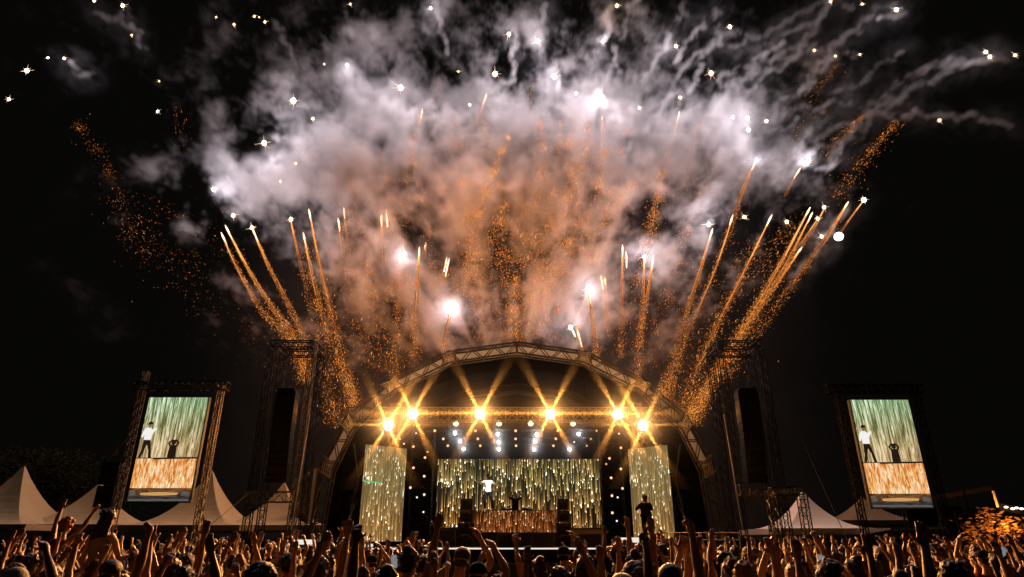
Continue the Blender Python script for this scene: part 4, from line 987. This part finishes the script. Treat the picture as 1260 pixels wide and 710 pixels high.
c = W(1212, 618, 24.3); lamp("unseen_tree_lamp", 'POINT', c+Vector((-.3,-1.0,-.6)), 120, (1.0,.42,.10), None, .15)  # unseen amber light added to turn the small tree's leaves orange
mb = MB(); q = c+Vector((-.3,-1.0,-.6)); q = Vector((q.x,q.y,0))
mb.tube([W(1222,604,23.6), W(1228,624,23.6)], .04, 6); tag(mb.build("tilted_pole", M_aw), "short orange-lit pole tilted above the small dry tree", "pole")
mb = MB(); a = W(128,572,29); b = W(160,535,27.4); mb.tube([a,b], .03, 5); tag(mb.build("boom_pole", M_aw), "thin pole slanting up to the left relay screen leg", "pole")

# ================================================================== PEOPLE
def skinmat(name, col):
    return mat(name, col, .48, vary=.18)
SK = [skinmat("skin_fair", (.50,.30,.20)), skinmat("skin_tan", (.36,.20,.12)), skinmat("skin_brown", (.18,.09,.05))]
HAIR = [("dark-haired", mat("hair_dark", (.018,.012,.009), .45, bump=.5, nscale=60)), ("brown-haired", mat("hair_brown", (.07,.035,.018), .45, bump=.5, nscale=60)), ("fair-haired", mat("hair_fair", (.32,.19,.08), .45, bump=.5, nscale=60)), ("red-haired", mat("hair_red", (.30,.07,.015), .5, bump=.6, nscale=50))]
CLO = [("black", (.012,.012,.013)), ("white", (.62,.60,.56)), ("dark red", (.20,.025,.02)), ("navy", (.02,.03,.09)), ("olive", (.10,.09,.035)), ("grey", (.16,.16,.16)), ("orange", (.48,.16,.03)), ("tan", (.34,.23,.13))]
CLOM = [(n_, mat("cloth_"+n_.replace(" ", "_"), c, .9, noise=.2, nscale=14, bump=.35)) for n_, c in CLO]
TROU = [mat("denim", (.03,.045,.09), .9, noise=.3, nscale=20), mat("black_trousers", (.014,.014,.015), .9)]
V3 = Vector
def frame(d, n):
    d = d.normalized(); n = (n - d*n.dot(d)).normalized(); return d, n, d.cross(n).normalized()
def hand(mb, w_, d, n, sgn, curl, spread=.25):
    """palm, four unequal bent fingers and a thumb from the side of the palm"""
    d, n, s = frame(d, n); s = s*sgn
    mb.tube([w_-d*.02, w_+d*.02, w_+d*.055, w_+d*.092], [.026,.030,.036,.026], 8)
    for k in (-1, 1): mb.tube([w_+d*.02+s*k*.012, w_+d*.06+s*k*.022, w_+d*.095+s*k*.024], [.018,.021,.014], 7)
    for i, (o, L_) in enumerate(((.030,.072),(.010,.082),(-.011,.076),(-.031,.060))):
        b = w_+d*.088+s*o; c0 = curl*(1+.12*i)
        a1, a2, a3 = c0*.7, c0*1.7, c0*2.5
        lat = s*(o*spread*6)
        def dd(a): return (d*math.cos(a)+n*math.sin(a)+lat*.5*max(0, 1-curl)).normalized()
        p1 = b+dd(a1)*L_*.45; p2 = p1+dd(a2)*L_*.32; p3 = p2+dd(a3)*L_*.27
        mb.tube([b-d*.02, b, p1, p2, p3], [.010,.0105,.0095,.0088,.006], 6)
    tb = w_+d*.028+s*.030; t1 = tb+(d*.55+s*.75+n*.2).normalized()*.042; t2 = t1+(d*.85+s*.35*(1-curl)+n*(.25+curl*.6)).normalized()*.034
    mb.tube([tb-s*.02, tb, t1, t2], [.014,.0145,.0115,.008], 6)
def head(mb, c, tilt=0.0, yaw=0.0):
    R = Matrix.Rotation(yaw, 3, 'Z') @ Matrix.Rotation(-tilt, 3, 'X')
    o = MB()
    o.ball((0,-.012,.045), (.076,.096,.088), 16, 12)
    o.ball((0,.018,-.030), (.060,.070,.085), 14, 10)            # jaw
    o.tube([(0,.082,.03),(0,.108,-.012),(0,.094,-.022)], [.010,.016,.010], 6)   # nose
    o.tube([(-.05,.072,.040),(0,.088,.046),(.05,.072,.040)], [.010,.012,.010], 6)
    o.tube([(-.022,.084,-.052),(0,.090,-.050),(.022,.084,-.052)], [.005,.008,.005], 5)
    for k in (-1, 1):
        o.ball((k*.077,-.005,.012), (.012,.024,.034), 8, 6); o.ball((k*.032,.078,.022), (.014,.010,.009), 8, 5)
    mb.add([c + R @ V3(p) for p in o.v], o.f)
def remesh(mb, name, vox, it=2):
    me = bpy.data.meshes.new(name); me.from_pydata([tuple(p) for p in mb.v], [], mb.f); me.update()
    o = bpy.data.objects.new(name, me); COL.objects.link(o)
    r = o.modifiers.new("r", 'REMESH'); r.mode = 'VOXEL'; r.voxel_size = vox; r.use_smooth_shade = True
    s = o.modifiers.new("s", 'SMOOTH'); s.factor = .5; s.iterations = it
    dg = bpy.context.evaluated_depsgraph_get(); ev = o.evaluated_get(dg)
    m2 = bpy.data.meshes.new_from_object(ev); m2.name = name
    bpy.data.objects.remove(o); return m2
def loft(mb, rows, n=14):
    """rows of (centre, half width, half depth)"""
    vs, fs = [], []
    for c, a, b in rows:
        for k in range(n):
            t = 2*math.pi*k/n; vs.append(V3(c)+V3((a*math.cos(t), b*math.sin(t), 0)))
    for i in range(len(rows)-1):
        for k in range(n): fs.append((i*n+k, i*n+(k+1) % n, (i+1)*n+(k+1) % n, (i+1)*n+k))
    fs.append(tuple(range(n-1,-1,-1))); fs.append(tuple((len(rows)-1)*n+k for k in range(n)))
    mb.add(vs, fs)
def bodyset(name, arms, lean=(0,0), tilt=.12, yaw=0.0, hairs="short", sleeve=.5, seated=False, legs=None, belly=1.0, top_cut=1.42):
    """one figure 1.74 m tall facing +Y; arms: for each side (elbow dir, forearm dir, palm normal, curl)"""
    lx, ly = lean
    sh = lambda z: V3((lx*max(0,z-.9)*1.0, ly*max(0,z-.9), 0))
    T = [((0,0,.86),.150,.110),((0,0,.94),.165,.118),((0,.005,1.06),.140,.100),((0,.01,1.14),.132,.098),((0,.01,1.26),.155,.112),((0,0,1.36),.172,.115),((0,-.005,1.43),.150,.088),((0,-.008,1.475),.075,.062),((0,0,1.54),.054,.056),((0,.012,1.60),.050,.054)]
    T = [(V3(c)+sh(c[2]), a*belly, b*belly) for c, a, b in T]
    mb = MB(); loft(mb, T)
    hc = V3((0,.03,1.655))+sh(1.655); head(mb, hc, tilt, yaw)
    shirt = MB(); loft(shirt, [(c, a+.014, b+.014) for c, a, b in T[0:6]] + [(T[6][0], T[6][1]+.012, T[6][2]+.012), (T[7][0]-V3((0,0,.012)), .085, .070)])
    W_ = []
    for sgn, (ed, fd, pn, curl) in zip((-1, 1), arms):
        up = V3(ed).normalized()
        S0 = V3((sgn*.160,0,1.405))+sh(1.4); lift = max(0, up.z)*.05
        S = S0+V3((sgn*.012,0,lift)); E = S+up*.285; F = V3(fd).normalized(); Wr = E+F*.255
        mb.tube([T[5][0]+V3((sgn*.08,0,.0)), S-up*.03, S+up*.04, S.lerp(E,.5), E-up*.02, E+F*.02, E.lerp(Wr,.3), E.lerp(Wr,.75), Wr], [.07,.062,.056,.046,.038,.039,.041,.030,.025], 10)
        hand(mb, Wr, F, V3(pn), sgn, curl)
        sl = S.lerp(E, sleeve)
        if sleeve > 0: shirt.tube([T[5][0]+V3((sgn*.08,0,.0)), S-up*.03, S+up*.05, S.lerp(sl,.6), sl], [.08,.074,.069,.064,.062 if sleeve < .8 else .05], 10)
        if sleeve >= .99: shirt.tube([sl-up*.02, E+F*.02, E.lerp(Wr,.5), E.lerp(Wr,.93)], [.052,.052,.046,.036], 10)
        W_.append((Wr, F))
    tro = MB(); loft(tro, [(V3((0,0,.80)),.150,.115),(T[0][0],.166,.126),(T[1][0],.176,.130),(V3((0,0,.99)),.168,.124)])
    for sgn in (-1, 1):
        H = V3((sgn*.085,0,.88)); Kn = V3((sgn*.10,.03,.49)); An = V3((sgn*.11,-.02,.09)); 
        if seated: H = V3((sgn*.09,.02,.90)); Kn = V3((sgn*.13,.34,.74)); An = V3((sgn*.12,.30,.34))
        if legs: H, Kn, An = [V3(q) for q in legs[0 if sgn < 0 else 1]]
        mb.tube([H, H.lerp(Kn,.5), Kn, Kn.lerp(An,.35), An, An-V3((0,0,.03))], [.088,.072,.054,.056,.036,.036], 10)
        mb.tube([An+V3((0,-.05,-.055)), An+V3((0,.05,-.05)), An+V3((sgn*.015,.13,-.065)), An+V3((sgn*.02,.18,-.07))], [.036,.040,.036,.022], 8)
        tro.tube([H, H.lerp(Kn,.5), Kn, Kn.lerp(An,.4), An+(Kn-An)*.06], [.104,.086,.070,.066,.056], 10)
    h = MB(); R = Matrix.Rotation(yaw, 3, 'Z') @ Matrix.Rotation(-tilt, 3, 'X'); hh = MB()
    rs = random.Random(name)
    if hairs == "cap":
        hh.ball((0,-.012,.065), (.088,.108,.078), 18, 12); hh.obox((0,.115,.062), (.062,0,0), (0,.055,-.012), (0,0,.007))
        hh.tube([(-.06,-.06,-.02),(0,-.095,-.02),(.06,-.06,-.02)], [.028,.032,.028], 8)
    else:
        hh.ball((0,-.022,.058), (.088,.104,.094), 20, 14)
        for k in range(46):
            a = rs.uniform(0, 6.28); e = rs.uniform(-.1, 1.4); d = V3((math.cos(a)*math.cos(e), math.sin(a)*math.cos(e)*1.1-.1, math.sin(e)))
            if d.y > .55 and d.z < .6: continue
            p = V3((0,-.02,.055)) + V3((d.x*.082, d.y*.098, d.z*.088)); q = p+(d*.6+V3((rs.gauss(0,.4),rs.gauss(0,.4),rs.gauss(0,.4)))).normalized()*rs.uniform(.02,.04)
            hh.tube([p, p.lerp(q,.6), q], [.016,.012,.004], 5)
        hh.tube([(-.074,-.03,.02),(-.05,-.085,-.035),(0,-.10,-.045),(.05,-.085,-.035),(.074,-.03,.02)], [.024,.032,.034,.032,.024], 8)
        if hairs == "long":
            for k in range(16):
                f = k/15; x = -.09+.18*f; y = -.10+.11*abs(f-.5)*2
                hh.tube([(x*.8,y*.9,.06),(x,y-.012,-.06),(x*1.18+rs.gauss(0,.008),y-.03,-.17),(x*1.12+rs.gauss(0,.012),y-.045+rs.gauss(0,.01),-.30+rs.gauss(0,.03))], [.026,.030,.028,.010], 7)
        if hairs == "bun": hh.ball((0,-.085,.135), (.048,.045,.042), 12, 8)
        if hairs == "tail":
            hh.tube([(0,-.11,.10),(0,-.16,.10),(0,-.19,.0),(.015,-.18,-.12),(.02,-.16,-.20)], [.024,.030,.034,.026,.008], 8)
        if hairs == "curly":
            for k in range(70):
                a = rs.uniform(0, 6.28); e = rs.uniform(-.5, 1.5); d = V3((math.cos(a)*math.cos(e), math.sin(a)*math.cos(e), math.sin(e)))
                if d.y > .5 and d.z < .5: continue
                hh.ball(V3((0,-.03,.04))+V3((d.x*.11,d.y*.115,d.z*.115)), rs.uniform(.02,.036), 7, 5)
    h.add([hc + R @ V3(p) for p in hh.v], hh.f)
    return dict(body=remesh(mb, name+"_body", .0085), hair=remesh(h, name+"_hair", .010, 1), shirt=remesh(shirt, name+"_shirt", .014), trousers=remesh(tro, name+"_trousers", .016), wrist=W_)
U = lambda x, y, z: (x, y, z)
FWD = (0,1,.1); BK = (0,-1,0)
POSES = [
 ("both arms stretched straight up", "short", .42, (((-.22,.10,1),(-.05,.16,1),FWD,.12), ((.22,.10,1),(.05,.16,1),FWD,.12)), {}),
 ("both arms raised in a wide V", "long", .0, (((-.62,.12,.8),(-.42,.1,1),FWD,.18), ((.62,.12,.8),(.42,.1,1),FWD,.18)), {}),
 ("right fist punched up", "cap", .45, (((-.25,.15,-1),(.1,.9,.2),(1,0,0),.8), ((.20,.15,1),(.02,.2,1),(-1,.2,0),1.0)), {"tilt":.18}),
 ("left hand raised pointing up", "bun", .0, (((-.3,.2,1),(-.12,.3,1),FWD,.45), ((.25,.1,-1),(.0,.5,-.6),(-1,0,0),.4)), {"yaw":.25}),
 ("both hands holding up above the forehead", "short", .5, (((-.35,.75,.45),(.28,.35,1),FWD,.55), ((.35,.75,.45),(-.28,.35,1),FWD,.55)), {"tilt":.05}),
 ("hands clapping over the head", "tail", .0, (((-.5,.25,.85),(.42,.1,1),(1,0,0),.1), ((.5,.25,.85),(-.42,.1,1),(-1,0,0),.1)), {}),
 ("arms hanging down", "short", .5, (((-.2,.02,-1),(-.02,.3,-1),(1,0,0),.35), ((.2,.02,-1),(.02,.3,-1),(-1,0,0),.35)), {"yaw":-.3}),
 ("right arm waving with bent elbow", "long", .0, (((-.2,.2,-1),(.2,.8,-.1),(1,0,0),.4), ((.75,.2,.55),(.05,.25,1),FWD,.15)), {"yaw":.15}),
 ("left arm up and right hand half raised", "curly", .45, (((-.15,.2,1),(.10,.12,1),FWD,.15), ((.5,.5,.0),(.15,.35,1),FWD,.5)), {"lean":(.06,.02)}),
 ("both arms up with bent elbows", "long", .0, (((-.8,.15,.55),(.05,.2,1),FWD,.2), ((.8,.15,.55),(-.05,.2,1),FWD,.2)), {"lean":(-.05,0)}),
 ("right hand held high and open", "bun", .4, (((-.2,.1,-1),(0,.6,-.3),(1,0,0),.4), ((.12,.15,1),(.08,.1,1),FWD,.05)), {"yaw":-.2}),
 ("one arm crooked over the head", "cap", .45, (((-.3,.1,-1),(.1,.6,.1),(1,0,0),.5), ((.45,.1,.9),(-.55,.25,.75),(-.6,.3,-.6),.4)), {}),
]
ARC = []
for i, (ptxt, hr, slv, arms, kw) in enumerate(POSES):
    for hv in ((hr,) if i not in (0, 1, 6) else (hr, {"short":"tail","long":"curly"}[hr])):
        b = bodyset("crowd_%d%s" % (i, hv), arms, hairs=hv, sleeve=slv, **kw); b["pose"] = ptxt; b["hair_kind"] = hv; b["pi"] = i; b["slv"] = slv
        ARC.append(b)
HK = {"short":"short hair","long":"long loose hair","cap":"a cap","bun":"a hair bun","tail":"a ponytail","curly":"curly hair"}
def part_of(parent, name, me, m):
    o = bpy.data.objects.new(name, me); COL.objects.link(o); o.parent = parent
    if not me.materials: me.materials.append(None)
    o.material_slots[0].link = 'OBJECT'; o.material_slots[0].material = m
    return o
people = []
def person(arc, loc, rz, sc_, hair, clo, tone, tro, label, group="people in the concert crowd", mirror=False):
    t = thing("person", label, "person", loc, group); t.rotation_euler = (rnd.gauss(0,.05)*(group[0:6] == 'people'), rnd.gauss(0,.06)*(group[0:6] == 'people'), rz); t.scale = (sc_,)*3
    part_of(t, "body", arc["body"], tone); part_of(t, "hair" if arc["hair_kind"] != "cap" else "cap", arc["hair"], hair)
    part_of(t, "shirt", arc["shirt"], clo); part_of(t, "trousers", arc["trousers"], tro)
    return t
PXW = lambda x, y: 630 + FPX*(x/(y*CP)) * (CP/ (CP))          # rough picture column of a spot on the ground
def col_of(x, y):      # picture column of head height
    d = y*CP + (1.7-CAMZ)*SP; return 630 + FPX*x/d
rp = random.Random(21)
spots = []
def free(x, y, r):
    return all((x-a)**2+(y-b)**2 > r*r for a, b in spots)
# rows from near to far; the middle in front of the fascia stays thin
y = 5.6
NR = []
while y < 30.5:
    half = 0.80*y + .6
    step = .72 + y*.045
    x = -half + rp.uniform(0, step)
    while x < half:
        px = col_of(x, y); yy = y + rp.uniform(-.3,.3)
        ok = free(x, yy, .42 + y*.012)
        if y > 26 and abs(x) < 11: ok = False
        if 540 < px < 745 and rp.random() < (.93 if y > 9 else .72): ok = False
        if y < 6.2 and rp.random() < .35: ok = False
        if ok: NR.append((x, yy)); spots.append((x, yy))
        x += step*rp.uniform(.75, 1.3)
    y += .70 + y*.034
print("crowd spots", len(NR))
LM = [(40,"under the leftmost tent"),(95,"under the second left tent"),(150,"by the left screen's left leg"),(200,"below the left relay screen"),(250,"by the left screen's right leg"),(310,"below the steep left tent"),
      (370,"before the left speaker tower"),(440,"before the left arch foot"),(500,"before the left side panel"),(580,"before the left speaker stack"),(690,"before the stage middle"),(770,"before the right lamp tower"),(835,"before the right side panel"),
      (900,"before the right arch foot"),(955,"before the right speaker tower"),(1000,"before the truss goal-post"),(1050,"before the white tent"),(1110,"under the right screen's left"),(1160,"under the right screen's right"),(1215,"left of the dry tree"),(1400,"under the dry tree")]
def landmark(px):
    for a, s in LM:
        if px < a: return s
def rowname(y): return "in the nearest rows" if y < 7.5 else "in the near middle" if y < 12 else "in the far middle" if y < 18 else "far back near the barrier"
LAB = {}
for x, y in sorted(NR, key=lambda q: (q[0]/q[1])):
    px = col_of(x, y)
    wts = [.5,1.2,1.0,1.1,1.7,1.0,2.4,1.5,1.3,1.7,.8,1.4]
    arc = rp.choices(ARC, [wts[a["pi"]]*(.5 if a["pi"] in (0,1,6) else 1) for a in ARC])[0]
    hn, hm = rp.choices(HAIR, (.45,.3,.2,.05))[0]; cn, cm = rp.choices(CLOM, (.3,.16,.1,.1,.08,.1,.06,.1))[0]
    tone = rp.choices(SK, (.5,.35,.15))[0]
    if arc["hair_kind"] == "cap": hm = CLOM[rp.choice((0,1,3))][1]
    sc_ = rp.uniform(.93, 1.05)
    if y < 9: sc_ = rp.uniform(.90, 1.0)
    hd = {"short":"short","long":"long","cap":"cap","bun":"bun","tail":"ponytail","curly":"curly"}[arc["hair_kind"]]
    hd = "capped person" if hd == "cap" else "%s %s person" % (hn.split("-")[0], {"short":"short-haired","long":"long-haired","bun":"bun-haired","ponytail":"ponytailed","curly":"curly-haired"}[hd])
    ps = ("arms straight up","arms in a V","right fist up","left hand pointing up","hands above forehead","clapping overhead","arms down","right arm waving","left arm up","elbows bent high","right palm up","arm over head")[arc["pi"]]
    base = "%s, %s %s, %s, " % (hd, cn, "top" if arc["slv"] == 0 else "shirt", ps)
    rown = "near" if y < 7.5 else "mid-crowd" if y < 12 else "farther back" if y < 18 else "far back"
    lab = base + landmark(px)
    if lab in LAB: lab = base + ("" if len((base+rown+landmark(px)).replace(","," ").split()) > 15 else rown + " ") + landmark(px)
    k = 1
    while lab in LAB: k += 1; lab = base + "%s %s" % (ORD[k-1], landmark(px))
    LAB[lab] = 1
    person(arc, (x, y, 0), rp.gauss(0, .28) - x/y*.55*(1 if y > 12 else .6), sc_, hm, cm, tone, rp.choice(TROU), lab)

# near raised arms and special figures, placed one by one: (picture column, distance, pose index, height scale, turn, hair, cloth, tone, label)
def arcof(pi): return [a for a in ARC if a["pi"] == pi]
SPEC = [
 (1088,4.2,10,.97,-.05,0,0,1,"person at the front right with one tall open hand raised beneath the right relay screen"),
 (232,6.2,0,1.0,.05,0,5,1,"tall dark-haired person with both arms straight up, right of the left relay screen"),
 (150,6.0,2,1.0,.1,0,0,1,"person punching one fist up before the left relay screen's bottom edge"),
 (398,6.6,10,1.0,0,1,0,0,"person with one slim arm held straight up before the left foot of the arch"),
 (455,4.9,3,.98,.0,0,0,1,"dark silhouette with a wristwatch arm raised across the left side video panel"),
 (745,4.8,2,.97,.25,0,0,1,"person with a thick arm raised before the right lamp tower, nearest in the frame"),
 (835,5.0,2,1.0,.1,0,6,0,"large orange-lit raised arm just right of the right side video panel"),
 (905,6.0,9,1.0,.0,1,4,1,"person with both elbows bent up before the right end of the stage"),
 (790,7.0,10,1.02,.1,0,0,1,"person with one arm high under the standing silhouette"),
 (715,7.5,7,1.0,.1,0,0,1,"person waving a bent arm right of the stage middle"),
 (540,7.2,11,1.06,.1,0,2,0,"person with an arm crooked over the head before the left speaker stack"),
 (490,6.8,10,1.04,-.1,0,0,1,"person with one raised open palm right of the left side video panel"),
 (600,6.6,5,.92,0,0,0,1,"person with slim hands joined overhead before the dark stage front"),
 (665,8.2,3,.97,0,0,0,1,"person with one thin arm up before the middle of the dark stage front"),
 (1140,5.5,4,1.0,.15,0,0,1,"dark person with hands high at the lower right below the relay screen"),
 (1005,5.6,7,1.0,0,0,0,1,"dark-haired person waving one arm in front of the white tent"),
]
for px, y, pi, s_, rz, hi, ci, ti, lab in SPEC:
    x = (px-630)/FPX*(y*CP)
    person(arcof(pi)[0], (x, y, 0), rz, s_, HAIR[hi][1], CLOM[ci][1], SK[ti], TROU[1], lab)
# two people riding on shoulders at the left
SIT = bodyset("rider", (((-.25,.1,-1),(.1,.7,-.5),(1,0,0),.4), ((.3,.3,-.9),(.1,.8,.1),(-1,0,0),.4)), hairs="long", sleeve=0, seated=True, yaw=-.5, tilt=.1); SIT["hair_kind"] = "long"
SIT2 = bodyset("rider_up", (((-.3,.2,1),(-.1,.2,1),FWD,.2), ((.3,.3,.8),(.2,.3,1),FWD,.3)), hairs="curly", sleeve=0, seated=True, tilt=.2); SIT2["hair_kind"] = "curly"
for px, y, arc, hi, ci, ti, zz, lab, lab2 in ((125,9.5,SIT,0,7,0,.62,"long-haired person in a strapless top riding on shoulders before the left relay screen","person carrying the long-haired rider on their shoulders"),(66,11.5,SIT2,3,2,1,.56,"red-haired person on shoulders before the second tent, arms up","person carrying the red-haired rider on their shoulders")):
    x = (px-630)/FPX*(y*CP)
    person(arc, (x, y, zz), -.1, .97, HAIR[hi][1], CLOM[ci][1], SK[ti], TROU[0], lab)
    person(arcof(6)[0], (x, y+.08, 0), 0, .97, HAIR[0][1], CLOM[0][1], SK[1], TROU[1], lab2)
# phones held up, lit
G_PH = glow("phone_screen", (.85,.92,1.0), .22)
for px, py, y, lab, tilt in ((485+0,691,7.5,"lit phone held up low before the left side video panel",.2),(1010,692,6.5,"lit phone in front of the white tent",-.3),(352,668,12,"lit phone held slanting before the left speaker tower",.5),(1233,680,7.5,"bright phone at the lower right edge",-.8),(1155,677,9,"narrow lit phone held sideways below the right relay screen",.15)):
    c = W(px, py, y); t = thing("phone", lab, "phone", c, "phones held up in the crowd")
    ax = V3((math.cos(tilt),0,math.sin(tilt)))*.034; az = V3((-math.sin(tilt),.15,math.cos(tilt)))*.070
    mb = MB(); mb.obox(c, ax, (0,.004,0), az); mb.build("case", M_box, t)
    n_ = V3((0,-.0065,0)); mb = MB(); mb.add([c+n_-ax*.92-az*.94, c+n_+ax*.92-az*.94, c+n_+ax*.92+az*.94, c+n_-ax*.92+az*.94], [(0,1,2,3)]); mb.build("screen", G_PH, t)

# performers
PF = bodyset("singer", (((-.75,.3,-.55),(-.25,.85,.15),(1,0,0),.3), ((.85,.2,-.25),(.85,.35,.25),(0,0,1),.3)), hairs="cap", sleeve=1.0, yaw=.25, tilt=-.05, legs=(((-.085,0,.88),(-.20,.06,.50),(-.24,-.06,.09)),((.085,0,.88),(.15,.10,.49),(.14,.02,.09)))); PF["hair_kind"] = "cap"
a = W(600, 627.5, 34.9)
booth_top = W(580.5,627.5,34.5).z
person(PF, (a.x, 35.1, booth_top), math.pi+.1, 1.04, CLOM[0][1], M_shirt_w, SK[2], TROU[1], "singer in a white shirt and dark cap standing on the booth with arms out", "performers on the stage")
DJ = bodyset("second_player", (((-.85,.2,.45),(.75,.15,.75),(1,0,0),.5), ((.85,.2,.45),(-.75,.15,.75),(-1,0,0),.5)), hairs="short", sleeve=.6, tilt=0); DJ["hair_kind"] = "short"
a = W(634, 627, 36.4)
person(DJ, (a.x, 36.4, DZ+1.0), math.pi, 1.0, HAIR[0][1], CLOM[0][1], SK[2], TROU[1], "dark figure behind the booth with both hands on the head", "performers on the stage")
mb = MB(); t = thing("stage_riser", "low black platform behind the booth under the dark figure", "riser", (a.x, 36.4, DZ))
mb.box((a.x-1.6,36.0,DZ+.005),(a.x+1.6,37.4,DZ+1.0)); mb.build("body", M_box, t)
CR = bodyset("camera_operator", (((-.45,.5,-.8),(.45,.75,.45),(1,0,0),.6), ((.45,.5,-.8),(-.45,.75,.45),(-1,0,0),.6)), hairs="short", sleeve=1.0, tilt=-.05, belly=1.3); CR["hair_kind"] = "short"
a = W(797, 661, 33.0)
rz_ = W(808, 663, 32.2).z
person(CR, (a.x, 33.0, rz_), .25, 1.14, HAIR[0][1], CLOM[0][1], SK[2], TROU[1], "dark standing silhouette in front of the right side video panel", "performers on the stage").scale = (1.42, 1.3, 1.14)
